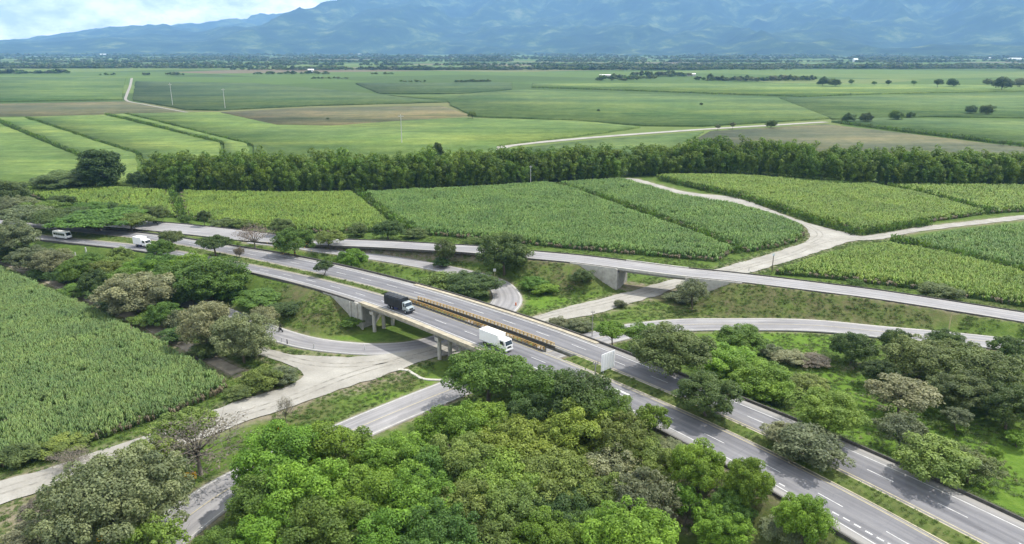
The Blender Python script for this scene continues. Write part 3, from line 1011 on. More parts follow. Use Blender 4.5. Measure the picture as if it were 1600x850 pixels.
span = (HS >= S_B0 - 0.6) & (HS <= S_B1 + 0.6)
PIERS = [S_B0 + 4.0, to_sd(G(727, 518, 7.0))[0] - 5.0]
PIERS.append(PIERS[1] + (S_B1 - PIERS[1]) * 0.52)
for lo, hi, lab in ((D_NO, D_NI, 'concrete girder bridge on round columns carrying the near carriageway'), (D_FI, D_FO, 'concrete girder bridge carrying the far carriageway, behind the near bridge')):
    mid = hw_point((S_B0 + S_B1) / 2, 0)
    br = empty('highway_bridge')
    tag(br, lab, 'bridge', 'twin highway bridges')
    sweep('deck', HWC, HN, lo - 0.15, hi + 0.15, -0.42, -0.03, span, M['concrete'], br)
    near = lo is D_NO
    ed = lo if near else hi
    sg = -1 if near else 1
    a, b = (ed - 0.45, ed + 1.05) if near else (ed - 1.0, ed + 0.45)
    sweep('walkway', HWC, HN, a, b, -0.45, 0.16, span, M['kerb_tan'], br)
    e = ed + sg * 0.36
    sweep('parapet', HWC, HN, e - 0.1, e + 0.1, 0.16, 0.30, span, M['kerb_tan'], br)
    for k in range(4):
        f = (k + 0.5) / 4
        c = lo + (hi - lo) * f
        sweep('girder', HWC, HN, c - 0.28, c + 0.28, -1.45, -0.42, span, M['concrete'], br)
    for sp in PIERS:
        dl, dh = np.interp(sp, HS, lo), np.interp(sp, HS, hi)
        hd = hw_head(sp)
        zt = hw_point(sp, 0)[2] - 1.45
        local_box('pier_cap', M['concrete_pale'], br, hw_point(sp, (dl + dh) / 2), hd, 1.3, dh - dl - 0.3, zt - 0.9, zt, 0.04)
        for k in range(3):
            d = dl + (dh - dl) * (0.12 + 0.38 * k)
            p = hw_point(sp, d)
            mb = MB().tube([(0, 0, 0), (0, 0, zt - 0.88 + 0.6)], [0.48, 0.48], 14)
            o = mb.build('column', M['concrete_pale'], br)
            o.location = (p[0], p[1], -0.6)
    for sp, q in ((S_B0 - 0.2, -1), (S_B1 + 0.2, 1)):
        dl, dh = np.interp(sp, HS, lo), np.interp(sp, HS, hi)
        zt = hw_point(sp, 0)[2]
        local_box('abutment', M['concrete'], br, hw_point(sp, (dl + dh) / 2), hw_head(sp), 0.9, dh - dl + 0.5, -0.6, zt - 0.46)
        # wing wall with buttresses along the outer edge
        m_ = (HS >= S_B0 - WING - 3) & (HS <= S_B0 + 0.9) if q < 0 else (HS >= S_B1 - 0.9) & (HS <= S_B1 + WING + 3)
        e = ed + sg * 0.25
        zt_ = HWC[:, 2]
        idx = np.where(m_)[0]
        V, F = [], []
        for i in idx:
            for d, z in ((e[i] - 0.25, -0.6), (e[i] + 0.25, -0.6), (e[i] + 0.25, zt_[i] - 0.1), (e[i] - 0.25, zt_[i] - 0.1)):
                V.append((HWC[i, 0] + HN[i, 0] * d, HWC[i, 1] + HN[i, 1] * d, z))
        for k in range(len(idx) - 1):
            for r in range(4):
                r2 = (r + 1) % 4
                F.append((4 * k + r, 4 * k + r2, 4 * k + 4 + r2, 4 * k + 4 + r))
        n4 = 4 * (len(idx) - 1)
        F += [(0, 1, 2, 3), (n4, n4 + 1, n4 + 2, n4 + 3)]
        MB().add(V, F).build('wing_wall', M['concrete_pale'], br)
        for k in range(2):
            sb = sp + q * (0.8 + 2.6 * k)
            p = hw_point(sb, np.interp(sb, HS, e) + sg * 0.42)
            local_box('buttress', M['concrete_pale'], br, p, hw_head(sb), 0.55, 0.4, -0.6, p[2] - 0.3)
    # bearing blocks give the underside its depth
bspan = HS[(HS >= S_B0 - 3) & (HS <= S_B1)]


def railing(label, dfun, mat):
    r = empty('bridge_railing')
    tag(r, label, 'railing', 'railings between the two bridges')
    m_ = (HS >= to_sd(G(645, 470, 6.9))[0]) & (HS <= to_sd(G(868, 545, 6.9))[0])
    sweep('plinth', HWC, HN, dfun - 0.14, dfun + 0.14, -0.3, 0.27, m_, M['concrete_dark_shade'], r)  # dark concrete paints in the shade of the gap between the decks
    sweep('top_rail', HWC, HN, dfun - 0.07, dfun + 0.07, 0.92, 1.04, m_, mat, r)
    sweep('middle_rail', HWC, HN, dfun - 0.04, dfun + 0.04, 0.58, 0.68, m_, mat, r)
    me = MB().box(-0.09, 0.09, -0.08, 0.08, 0, 0.66).mesh('post', mat)
    ss = HS[m_]
    k = 0
    for s_ in np.arange(ss[0] + 0.2, ss[-1], 1.15):
        p = hw_point(s_, np.interp(s_, HS, dfun), 0.27)
        o = obj('post', me, r)
        o.location = p
        o.rotation_euler = (0, 0, hw_head(s_))
        k += 1
    return r


railing('rusty yellow metal railing along the inner edge of the near carriageway bridge', D_NI + 0.25, M['rail_rust'])
railing('yellow metal railing along the inner edge of the far carriageway bridge', D_FI - 0.25, M['rail_yellow'])

# the small overpass of the ramp
rspan = (RS >= R_B0 - 0.6) & (RS <= R_B1 + 0.6)
rb = empty('ramp_bridge')
tag(rb, 'short concrete overpass carrying the ramp road over the gravel road', 'bridge')
sweep('deck', RAMP, RN, -W_RAMP - 0.4, W_RAMP + 0.4, -0.5, -0.03, rspan, M['concrete'], rb)
sweep('parapet', RAMP, RN, -W_RAMP - 0.42, -W_RAMP - 0.02, -0.52, 0.22, rspan, M['concrete_pale'], rb)
sweep('parapet', RAMP, RN, W_RAMP + 0.02, W_RAMP + 0.42, -0.52, 0.30, rspan, M['concrete_pale'], rb)
for k in range(4):
    c = (-3 + 2 * k) * o1(len(RAMP))
    sweep('girder', RAMP, RN, c - 0.3, c + 0.3, -1.35, -0.5, rspan, M['concrete'], rb)


def rpt(s, d): 
    return np.array([np.interp(s, RS, RAMP[:, 0]) + np.interp(s, RS, RN[:, 0]) * d, np.interp(s, RS, RAMP[:, 1]) + np.interp(s, RS, RN[:, 1]) * d, np.interp(s, RS, RAMP[:, 2])])


for sp, q in ((R_B0, -1), (R_B1, 1)):
    hd = math.atan2(np.interp(sp, RS, RT[:, 1]), np.interp(sp, RS, RT[:, 0]))
    zt = rpt(sp, 0)[2]
    local_box('abutment', M['concrete'], rb, rpt(sp, 0), hd, 0.9, 8.9, -0.6, zt - 1.36)
    local_box('back_wall', M['concrete'], rb, rpt(sp + q * 0.9, 0), hd, 0.5, 8.9, -0.6, zt - 0.52)
    for sg in (-1, 1):
        m_ = (RS >= sp - 16) & (RS <= sp + 1.4) if q < 0 else (RS >= sp - 1.4) & (RS <= sp + 16)
        idx = np.where(m_)[0]
        V, F = [], []
        for i in idx:
            e = sg * (W_RAMP[i] + 0.5)
            for d, z in ((e - 0.22, -0.6), (e + 0.22, -0.6), (e + 0.22, RAMP[i, 2] - 0.05), (e - 0.22, RAMP[i, 2] - 0.05)):
                V.append((RAMP[i, 0] + RN[i, 0] * d, RAMP[i, 1] + RN[i, 1] * d, z))
        for k in range(len(idx) - 1):
            for r in range(4):
                r2 = (r + 1) % 4
                F.append((4 * k + r, 4 * k + r2, 4 * k + 4 + r2, 4 * k + 4 + r))
        n4 = 4 * (len(idx) - 1)
        F += [(0, 1, 2, 3), (n4, n4 + 1, n4 + 2, n4 + 3)]
        MB().add(V, F).build('wing_wall', M['concrete_pale'], rb)
        p = rpt(sp, sg * 4.85)
        local_box('buttress', M['concrete_pale'], rb, p, hd, 0.6, 0.5, -0.6, zt - 0.2)
        p = rpt(sp + q * 4, sg * 4.8)
        local_box('buttress', M['concrete_pale'], rb, p, hd, 0.4, 0.4, -0.6, zt - 0.6)

# drain beside the gravel road
DR = smooth_line([G(x, y, 0.02) for x, y in ((622, 577), (636, 578), (650, 586), (664, 592), (700, 593.5), (722, 593))], 1.0)
o = ribbon('drainage_channel', DR, -0.35 * o1(len(DR)), 0.35 * o1(len(DR)), M['concrete_pale'], None, 0.3, 0.04)
tag(o, 'thin pale concrete drain across the grass below the bridge', 'drain')
# ------------------------------------------------------------------ mountains
def mountains():
    xs = np.linspace(-17000, 19000, 460)
    ys = np.linspace(6400, 17500, 260)
    X, Y = np.meshgrid(xs, ys)
    az = np.degrees(np.arctan2(X, Y))
    # how high the main ridge stands, by direction seen from the road
    ridge = np.interp(az, [-50, -35, -31.5, -27.7, -23.6, -20, -17.5, -14.7, -12.3, -9, -6, 0, 12, 30, 50], [120, 150, 270, 400, 480, 540, 630, 780, 930, 1100, 1250, 1400, 1600, 1700, 1500])
    r = np.hypot(X, Y)
    wx = 900 * (fbm(X / 2500, Y / 2500, 3, 71) - 0.5)
    wy = 900 * (fbm(X / 2500, Y / 2500, 3, 72) - 0.5)

    def ridged(sx, sy, o, seed):
        a, t, n = 0.5, 0, 0
        for k in range(o):
            v = 1 - np.abs(2 * vnoise((X + wx) / sx * 2 ** k, (Y + wy) / sy * 2 ** k, seed + k) - 1)
            t = t + a * v * v; n += a; a *= 0.52
        return t / n
    up = np.clip((r - 8800) / 4800, 0, 1)
    up = up * up * (3 - 2 * up)
    rd = ridged(2300, 3600, 6, 5)
    Z = ridge * up * (0.34 + 1.1 * rd)
    # lower spurs reach out on to the plain
    foot = np.clip((r - 7200) / 1600, 0, 1) * np.clip(1.2 - (r - 9000) / 4500, 0.0, 1)
    Z += foot * np.maximum(ridged(1700, 4200, 6, 43) - 0.30, 0) * 760 * np.clip((az + 27) / 32, 0.10, 1.0)
    Z *= np.clip((r - 7000) / 1200, 0, 1)
    # fit the skyline: how high the range stands above the plain, by direction
    tx = np.array([-200, 0, 60, 130, 200, 270, 340, 400, 440, 500, 550, 600, 800, 1600, 1900])
    ty = np.array([72, 65, 60, 52, 44, 40, 38, 30, 25, 15, 3, -3, -14, -22, -20])
    taz = np.degrees(np.arctan((tx - 800) / FPX))
    for _ in range(3):
        el = (Z - CAM_H) / r
        bins = np.clip(((az + 60) / 0.8).astype(int), 0, 149)
        top = np.full(150, 1e-4)
        np.maximum.at(top, bins.ravel(), el.ravel())
        top = gsmooth(top, 1)
        mid_az = (np.arange(150) + 0.5) * 0.8 - 60
        want = (HORIZON - np.interp(mid_az, taz, ty)) / FPX * np.cos(np.radians(np.clip(mid_az, -40, 40)))
        Z = Z * np.interp(az, mid_az, np.clip(want / np.maximum(top, 1e-3), 0.3, 3.0))
    Z -= 12
    ny, nx = X.shape
    ix = np.arange(ny * nx).reshape(ny, nx)
    F = np.stack([ix[:-1, :-1], ix[:-1, 1:], ix[1:, 1:], ix[1:, :-1]], -1).reshape(-1, 4)
    me = mesh_arr('mountains', np.stack([X.ravel(), Y.ravel(), Z.ravel()], 1), F, M['mountain'], True)
    tag(obj('mountains', me), 'long hazy blue mountain range beyond the plain', 'mountains', kind='structure')


mountains()


# ------------------------------------------------------------------ scatter by geometry nodes
def scatter_group(name, protos):
    ng = bpy.data.node_groups.new(name, 'GeometryNodeTree')
    ng.interface.new_socket('Geometry', in_out='INPUT', socket_type='NodeSocketGeometry')
    ng.interface.new_socket('Geometry', in_out='OUTPUT', socket_type='NodeSocketGeometry')
    i, o = ng.nodes.new('NodeGroupInput'), ng.nodes.new('NodeGroupOutput')
    j = ng.nodes.new('GeometryNodeJoinGeometry')

    def attr(n, t):
        a = ng.nodes.new('GeometryNodeInputNamedAttribute')
        a.data_type = t
        a.inputs['Name'].default_value = n
        return [q for q in a.outputs if q.enabled and q.name == 'Attribute'][0]
    rot, scl, idx = attr('rot', 'FLOAT_VECTOR'), attr('scl', 'FLOAT_VECTOR'), attr('idx', 'INT')
    ng.links.new(i.outputs[0], j.inputs[0])
    for k, p in enumerate(protos):
        c = ng.nodes.new('FunctionNodeCompare')
        c.data_type = 'INT'; c.operation = 'EQUAL'
        ins = [q for q in c.inputs if q.enabled]
        ng.links.new(idx, ins[0])
        ins[1].default_value = k
        oi = ng.nodes.new('GeometryNodeObjectInfo')
        oi.inputs['Object'].default_value = p
        oi.inputs['As Instance'].default_value = True
        ip = ng.nodes.new('GeometryNodeInstanceOnPoints')
        ng.links.new(i.outputs[0], ip.inputs['Points'])
        ng.links.new(c.outputs[0], ip.inputs['Selection'])
        ng.links.new(oi.outputs['Geometry'], ip.inputs['Instance'])
        ng.links.new(rot, ip.inputs['Rotation'])
        ng.links.new(scl, ip.inputs['Scale'])
        ng.links.new(ip.outputs[0], j.inputs[0])
    ng.links.new(j.outputs[0], o.inputs[0])
    return ng


def scatter(name, pts, rot, scl, idx, protos, bed=None, bed_mat=None):
    """one object: a bed mesh (V,F) plus instances on points"""
    V = np.asarray(pts, float)
    n = len(V)
    nb = 0
    F = np.zeros((0, 3), int)
    if bed is not None:
        bv, bf = bed
        nb = len(bv)
        V = np.vstack([bv, V]); F = bf
    R_ = np.vstack([np.zeros((nb, 3)), rot])
    S_ = np.vstack([np.ones((nb, 3)), scl])
    I_ = np.r_[np.full(nb, -1), idx]
    me = mesh_arr(name, V, F, bed_mat, False, {'rot': ('POINT', 'FLOAT_VECTOR', R_), 'scl': ('POINT', 'FLOAT_VECTOR', S_), 'idx': ('POINT', 'INT', I_)})
    o = obj(name, me)
    md = o.modifiers.new('scatter', 'NODES')
    md.node_group = scatter_group(name, protos)
    return o


def proto(name, me):
    return bpy.data.objects.new(name, me)


# ------------------------------------------------------------------ sugarcane
def cane_tuft(seed, mat, n=15, hgt=2.3, wid=0.075, spread=0.72):
    r = np.random.default_rng(seed)
    V, F, rn = [], [], []
    for k in range(n):
        a = r.uniform(0, 2 * math.pi)
        bx, by = r.normal(0, 0.22, 2)
        h = hgt * r.uniform(0.7, 1.1)
        ln = spread * r.uniform(0.5, 1.25)
        w = wid * r.uniform(0.7, 1.3)
        d = np.array([math.cos(a), math.sin(a)])
        q = np.array([-d[1], d[0]])
        prof = [(0.0, 0.25), (0.18, 0.72), (0.52, 1.0), (0.95, 0.86)]
        b = len(V)
        for i, (u, z) in enumerate(prof):
            ww = w * (0.8, 1.2, 1.0, 0.12)[i]
            c = np.array([bx, by]) + d * ln * u
            zz = h * z + (0.10 * h if i == 2 else 0)
            V.append((c[0] - q[0] * ww, c[1] - q[1] * ww, zz))
            V.append((c[0] + q[0] * ww, c[1] + q[1] * ww, zz))
        g = r.uniform(0, 1)
        for i in range(3):
            F.append((b + 2 * i, b + 2 * i + 1, b + 2 * i + 3, b + 2 * i + 2))
            rn.append(min(1, g * 0.75 + 0.13 * i))
    return mesh_arr('cane_tuft', V, F, mat, False, {'rnd': ('FACE', 'FLOAT', rn)})


CANE = {}
for key in ('near', 'mid', 'bright'):
    CANE[key] = [proto('cane_tuft', cane_tuft(s, M['cane_' + key])) for s in range(3)] + [proto('cane_dry_tuft', cane_tuft(9, M['cane_dry'], 12, 1.6))]


def densify(P, step):
    P = np.asarray(P, float)
    out = []
    for i in range(len(P)):
        a, b = P[i], P[(i + 1) % len(P)]
        n = max(1, int(np.linalg.norm(b - a) / step))
        out += [a + (b - a) * k / n for k in range(n)]
    return np.array(out)


def slab(P, z0, z1, jit=0.0, step=6.0):
    """polygon block as triangles"""
    P = densify(np.asarray(P)[:, :2], step)
    if jit: P = P + rng.normal(0, jit, P.shape)
    bm = bmesh.new()
    vs = [bm.verts.new((p[0], p[1], z1)) for p in P]
    f = bm.faces.new(vs)
    f.normal_update()
    if f.normal.z < 0: f.normal_flip()
    r = bmesh.ops.extrude_face_region(bm, geom=[f])
    for v in [g for g in r['geom'] if isinstance(g, bmesh.types.BMVert)]:
        v.co.z = z1
    for v in vs: v.co.z = z0
    low = [q for q in bm.faces if all(abs(v.co.z - z0) < 1e-6 for v in q.verts)]
    bmesh.ops.delete(bm, geom=low, context='FACES_ONLY')
    bmesh.ops.triangulate(bm, faces=bm.faces)
    bmesh.ops.recalc_face_normals(bm, faces=bm.faces)
    bm.verts.ensure_lookup_table(); bm.verts.index_update()
    V = np.array([v.co[:] for v in bm.verts])
    F = np.array([[v.index for v in q.verts] for q in bm.faces])
    top = [q for q in bm.faces if abs(q.normal.z) > 0.9]
    if top and sum(q.normal.z for q in top) < 0: F = F[:, ::-1]
    bm.free()
    return V, F


def cane_field(label, px, key, spacing, hs=1.0, dry_edge=True, gap=None, rowdir=0.4):
    P = np.array([G(x, y, 0.0) for x, y in px])
    x0, x1, y0, y1 = P[:, 0].min(), P[:, 0].max(), P[:, 1].min(), P[:, 1].max()
    cx, cy = (x0 + x1) / 2, (y0 + y1) / 2
    R0 = math.hypot(x1 - x0, y1 - y0) / 2
    a, b = np.meshgrid(np.arange(-R0, R0, spacing), np.arange(-R0, R0, spacing * 1.1))
    a = a + rng.uniform(-0.6, 0.6, a.shape) * spacing
    b = b + rng.uniform(-0.5, 0.5, a.shape) * spacing
    c, s = math.cos(rowdir), math.sin(rowdir)
    X = (cx + a * c - b * s).ravel(); Y = (cy + a * s + b * c).ravel()
    ok = in_poly(X, Y, P)
    X, Y = X[ok], Y[ok]
    D = densify(P[:, :2], 1.5)
    i = nearest(X, Y, D)
    de = np.hypot(X - D[i, 0], Y - D[i, 1])
    hh = fbm(X / 7, Y / 7, 3, 4)
    n = len(X)
    sc = spacing / 0.9
    S = np.stack([np.full(n, 1.0) * (0.75 + 0.42 * rng.random(n)) * sc ** 0.6] * 2 + [hs * (0.78 + 0.36 * hh + 0.12 * rng.random(n))], 1)
    S[:, 2] *= np.clip(0.62 + 0.16 * de + 0.3 * (fbm(X / 3, Y / 3, 2, 12) - 0.5), 0.5, 1.0)
    R_ = np.stack([rng.normal(0, 0.10, n), rng.normal(0, 0.10, n), rng.uniform(0, 6.28, n)], 1)
    idx = rng.integers(0, 3, n)
    if dry_edge:
        idx[(de < 1.4) & (rng.random(n) < 0.55)] = 3
    idx[rng.random(n) < 0.012] = 3
    gone = (fbm(X / 4, Y / 4, 3, 55) < 0.24) & (de > 3)
    S[gone] *= 0.6
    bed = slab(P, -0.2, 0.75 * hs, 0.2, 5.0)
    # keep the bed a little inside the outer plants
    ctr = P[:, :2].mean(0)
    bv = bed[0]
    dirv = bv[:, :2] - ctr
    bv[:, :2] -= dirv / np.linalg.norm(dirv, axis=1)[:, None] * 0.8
    o = scatter('sugarcane_field', np.stack([X, Y, np.full(n, -0.1)], 1), R_, S, idx, CANE[key], bed, M['cane_bed'])
    tag(o, label, 'sugarcane field', kind='stuff')
    return o


cane_field('tall dark green sugarcane field filling the left foreground', [(-40, 405), (0, 421), (60, 448), (130, 480), (200, 513), (260, 545), (320, 577), (350, 596), (358, 606), (340, 618), (290, 640), (230, 662), (160, 686), (90, 706), (20, 727), (-40, 744)], 'near', 0.6, 1.0)
cane_field('small bright cane plot beside the shrubs and the lone round tree', [(30, 299), (150, 296), (262, 301), (278, 340), (200, 338), (150, 326), (60, 312)], 'bright', 1.3)
cane_field('bright yellow-green cane plot in front of the bamboo, left of the field ditch', [(282, 303), (420, 305), (552, 304), (600, 342), (612, 362), (520, 366), (430, 360), (340, 350), (292, 342)], 'bright', 1.0)
cane_field('large mid-green cane field between bamboo and the raised ramp', [(568, 304), (700, 299), (858, 289), (900, 300), (1000, 338), (1090, 370), (1150, 393), (1120, 409), (1000, 399), (880, 388), (780, 378), (690, 369), (640, 365), (622, 350)], 'mid', 0.95)
cane_field('rough pale-streaked cane plot beside the curving gravel road', [(872, 289), (976, 284), (1060, 309), (1145, 323), (1214, 342), (1250, 357), (1257, 368), (1245, 378), (1212, 388), (1165, 395), (1100, 366), (1000, 331)], 'mid', 0.92, 1.08)
cane_field('light green cane field right of the gravel road, under the bamboo', [(1024, 277), (1150, 277), (1300, 288), (1372, 293), (1460, 312), (1540, 335), (1450, 348), (1355, 362), (1330, 360), (1245, 335), (1160, 308), (1080, 293)], 'bright', 1.0)
cane_field('far right cane plot beyond the thin field ditch', [(1382, 293), (1500, 293), (1720, 296), (1720, 316), (1600, 331), (1550, 334), (1470, 313)], 'bright', 1.3)
cane_field('wedge of bright cane between the gravel junction and the raised ramp', [(1208, 428), (1275, 407), (1345, 389), (1388, 385), (1480, 402), (1600, 432), (1720, 462), (1720, 500), (1600, 480), (1430, 452), (1300, 436)], 'bright', 0.9)
cane_field('darker cane field on the right behind its neighbour ditch', [(1399, 384), (1460, 371), (1600, 354), (1720, 339), (1720, 456), (1600, 427), (1490, 400)], 'mid', 0.98, 1.1)


# ------------------------------------------------------------------ plots beyond the bamboo
def plot(label, px, mat, h=1.6, cat='field'):
    P = np.array([G(x, y, 0.0) for x, y in px])
    bv, bf = slab(P, -0.3, h, 0.5 if h > 0.5 else 0.2, 12.0)
    # roughen the top
    me = mesh_arr('field', bv, bf, mat)
    o = obj('field', me)
    tag(o, label, cat, kind='stuff')
    return o


plot('yellowish green plot at the far left behind the round tree', [(-80, 200), (-4, 194), (126, 249), (150, 290), (-80, 290)], M['f_bright'])
plot('narrow green plot between two dark ditches on the left', [(-80, 187), (38, 186), (213, 244), (213, 290), (158, 290), (136, 250), (4, 193), (-80, 190)], M['f_bright'])
plot('bright plot left of the twin ditches', [(47, 184.5), (163, 181.5), (343, 226), (343, 258), (222, 258), (223, 243)], M['f_bright'])
plot('thin green strip between the twin ditches', [(172, 180.5), (194, 179.5), (388, 228), (388, 256), (354, 256), (352, 226)], M['f_bright'])
plot('wide bright green field right of the twin ditches, behind the bamboo', [(202, 179.5), (340, 177), (432, 197.5), (520, 199), (640, 190), (735, 186), (900, 191), (1000, 200), (900, 214), (776, 229), (776, 258), (400, 258), (396, 228)], M['f_bright'])
plot('brown ploughed field at the left edge of the plain', [(-80, 163.5), (198, 158.5), (290, 174), (200, 177.5), (60, 181.5), (-80, 183.5)], M['f_brown'], 0.15)
plot('long brown ploughed field across the middle plain', [(345, 175.5), (480, 168.5), (690, 165.5), (735, 180.5), (640, 188), (520, 196), (432, 195)], M['f_brown'], 0.15)
plot('dark green block right of the distant zigzag track', [(212, 128), (400, 131), (590, 148), (698, 160), (480, 166), (340, 173), (292, 172), (208, 157)], M['f_dark'])
plot('pale green plots left of the distant zigzag track', [(-80, 122), (120, 121), (196, 122), (190, 146), (192, 156), (-80, 161)], M['f_mid'])
plot('dark plot in the far middle of the plain', [(555, 131), (800, 130), (800, 140), (720, 147), (594, 147)], M['f_dark'])
plot('wide green field right of the brown strip', [(702, 160), (602, 150.5), (720, 148.5), (812, 141), (1000, 148), (1150, 151), (1212, 153), (1296, 186), (1100, 198), (1000, 197), (900, 189), (742, 183), (704, 165)], M['f_mid'])
plot('light far field below the long tree belt on the right', [(832, 131), (1290, 131), (1700, 136), (1700, 141), (1400, 146.5), (1250, 151), (1150, 147.5), (832, 136.5)], M['f_bright'])
plot('green field on the right, behind the rows of lone trees', [(1216, 153.5), (1400, 150), (1700, 146), (1700, 186), (1450, 183), (1301, 187)], M['f_mid'], 1.3)
plot('grey harvested field right of the white dirt road', [(1110, 205), (1290, 194), (1400, 206.5), (1560, 226), (1720, 240), (1720, 258), (1010, 258)], M['f_plow'], 0.15)
plot('bright wedge of cane on the far right behind the grey harvested field', [(1300, 191), (1380, 186), (1720, 194), (1720, 236), (1560, 224), (1400, 204.5)], M['f_mid'])
plot('green patch between white dirt road and bamboo', [(812, 232), (900, 222), (1000, 214), (1100, 206.5), (1000, 258), (812, 258)], M['f_mid'], 0.6)


# ------------------------------------------------------------------ trees
def leaves(C, Nn, size, r, aspect=0.62):
    """rhombic leaves at centres C facing Nn"""
    n = len(C)
    t = np.cross(Nn, r.normal(0, 1, (n, 3)))
    t /= np.linalg.norm(t, axis=1)[:, None] + 1e-9
    b = np.cross(Nn, t)
    L_ = (size * r.uniform(0.45, 1.6, n))[:, None]
    t, b = t * L_, b * L_ * aspect
    dn = Nn * L_ * 0.18
    V = np.stack([C - t, C - b * 0.9 + dn, C + t, C + b * 0.9 + dn], 1).reshape(-1, 3)
    return V, np.arange(4 * n).reshape(n, 4)


def unit(v): return v / (np.linalg.norm(v, axis=1)[:, None] + 1e-9)


def make_crown(seed, W, H, zb, nl, n, leaf, lob=(0.26, 0.42), flat=0.8, low=-0.35, solid=0.25, gaps=0.0, top=1.0):
    """crown of leafy boughs: lobes on a dome, leaves on the lobes"""
    r = np.random.default_rng(seed)
    rx, rz = W / 2, (H - zb) / 2
    zc = zb + rz
    d = []
    while len(d) < nl:
        v = r.normal(0, 1, 3); v /= np.linalg.norm(v)
        if v[2] < low: continue
        if all(np.dot(v, q) < 1 - 1.1 / nl for q in d) or r.random() < 0.05: d.append(v)
    d = np.array(d)
    k = r.uniform(0.52, 0.95, nl)[:, None]
    c = np.stack([d[:, 0] * rx, d[:, 1] * rx, d[:, 2] * rz], 1) * k
    c[:, 2] += zc
    R_ = rx * r.uniform(*lob, nl)
    # a few inner boughs close the middle
    ni = 8
    ci = np.stack([r.normal(0, rx * 0.25, ni), r.normal(0, rx * 0.25, ni), zc + r.normal(0, rz * 0.25, ni)], 1)
    c = np.vstack([c, ci]); R_ = np.r_[R_, rx * r.uniform(0.3, 0.42, ni)]
    tint = r.uniform(0, 1, len(c))
    w = R_ ** 2
    w /= w.sum()
    w[nl:] *= 0.4
    w /= w.sum()
    if gaps:
        w[:nl] *= np.where(r.random(nl) < gaps, 0.25, 1.0)
        w /= w.sum()
    pick = r.choice(len(c), n, p=w)
    u = unit(r.normal(0, 1, (n, 3)) + np.array([0, 0, 0.35]))
    rr = r.uniform(0.55, 1.0, n) ** 0.5 * r.normal(1.0, 0.10, n)
    C = c[pick] + u * (R_[pick] * rr)[:, None] * np.array([1, 1, flat])
    Nn = unit(u * 0.7 + np.array([0, 0, 0.55]) + r.normal(0, 0.45, (n, 3)))
    V, F = leaves(C, Nn, leaf, r)
    rn = np.clip(0.45 * tint[pick] + 0.55 * r.random(n), 0, 1)
    return V, F, rn, c[:nl], R_[:nl]


def make_trunk(seed, H, zb, c, r0, limbs=9, twigs=0):
    r = np.random.default_rng(seed + 50)
    mb = MB()
    top = zb + (H - zb) * 0.35
    bend = r.normal(0, 0.25, 2)
    mid = (bend[0], bend[1], top * 0.55)
    mb.tube([(0, 0, -0.5), (0, 0, 0.2), mid, (bend[0] * 1.6, bend[1] * 1.6, top)], [r0 * 1.5, r0 * 1.1, r0 * 0.85, r0 * 0.5], 8)
    sel = r.permutation(len(c))[:limbs]
    for i in sel:
        e = c[i]
        st = (mid[0], mid[1], mid[2] + r.uniform(0, 0.35) * top)
        m1 = (st[0] * 0.5 + e[0] * 0.5, st[1] * 0.5 + e[1] * 0.5, st[2] * 0.4 + e[2] * 0.6)
        mb.tube([st, m1, tuple(e)], [r0 * 0.42, r0 * 0.28, r0 * 0.10], 6)
        for k in range(twigs):
            f = e + r.normal(0, 1, 3) * np.array([1.0, 1.0, 0.7]) * 1.1
            f[2] = max(f[2], e[2] - 0.5) + 0.4
            g = np.array(m1) + (e - np.array(m1)) * r.uniform(0.2, 1.0)
            mb.tube([tuple(g), tuple((g + f) / 2 + r.normal(0, 0.15, 3)), tuple(f)], [r0 * 0.14, r0 * 0.09, r0 * 0.04], 4, False)
    return mb


KINDS = {}      # kind -> list of (crown mesh, trunk mesh, width, height, centre height)


def add_kind(key, seeds, W, H, zb, nl, n, leaf, r0, limbs=9, twigs=0, bark='bark', **kw):
    out = []
    for s in seeds:
        V, F, rn, c, R_ = make_crown(s, W, H, zb, nl, n, leaf, **kw)
        cm = mesh_arr('crown', V, F, M['leaf_mid'], False, {'rnd': ('FACE', 'FLOAT', rn)})
        tm = make_trunk(s, H, zb, c, r0, limbs, twigs).mesh('trunk', M[bark], 0, True)
        z = V[:, 2]
        ww = (np.percentile(V[:, 0], 98) - np.percentile(V[:, 0], 2))
        out.append((cm, tm, ww, np.percentile(z, 99.5), (np.percentile(z, 1) + np.percentile(z, 99)) / 2))
    KINDS[key] = out


add_kind('dome', (1, 2, 3, 4, 5), 14, 11.5, 1.5, 110, 30000, 0.16, 0.3, lob=(0.085, 0.20), low=-0.6)
add_kind('huge', (6,), 22, 13.5, 1.5, 190, 46000, 0.19, 0.5, 16, lob=(0.06, 0.13), low=-0.5, gaps=0.15)
add_kind('spread', (11, 12, 13), 14, 8.5, 3.2, 80, 21000, 0.17, 0.34, lob=(0.10, 0.19), flat=0.65, low=-0.1, gaps=0.15)
add_kind('open', (21, 22, 23), 10, 8.5, 1.8, 60, 11500, 0.145, 0.2, 14, 3, lob=(0.10, 0.19), gaps=0.3, low=-0.3)
add_kind('tall', (31, 32), 9, 13, 0.2, 90, 20000, 0.20, 0.35, lob=(0.20, 0.32), low=-1.1)
add_kind('bush', (41, 42, 43), 6, 4.2, 0.1, 48, 10000, 0.105, 0.10, lob=(0.14, 0.26), low=-0.5)
add_kind('small', (51, 52), 5.5, 5.5, 1.4, 34, 6500, 0.125, 0.12, lob=(0.15, 0.26), low=-0.3)
add_kind('bare', (61, 62, 63), 9, 7.5, 1.8, 26, 1500, 0.12, 0.17, 22, 9, 'bark_pale', lob=(0.2, 0.34), low=-0.15)
add_kind('umbrella', (71, 72), 10, 8.0, 3.4, 44, 8500, 0.165, 0.18, 14, 2, lob=(0.12, 0.22), flat=0.55, low=0.0, gaps=0.2)
_cyc = {k: 0 for k in KINDS}


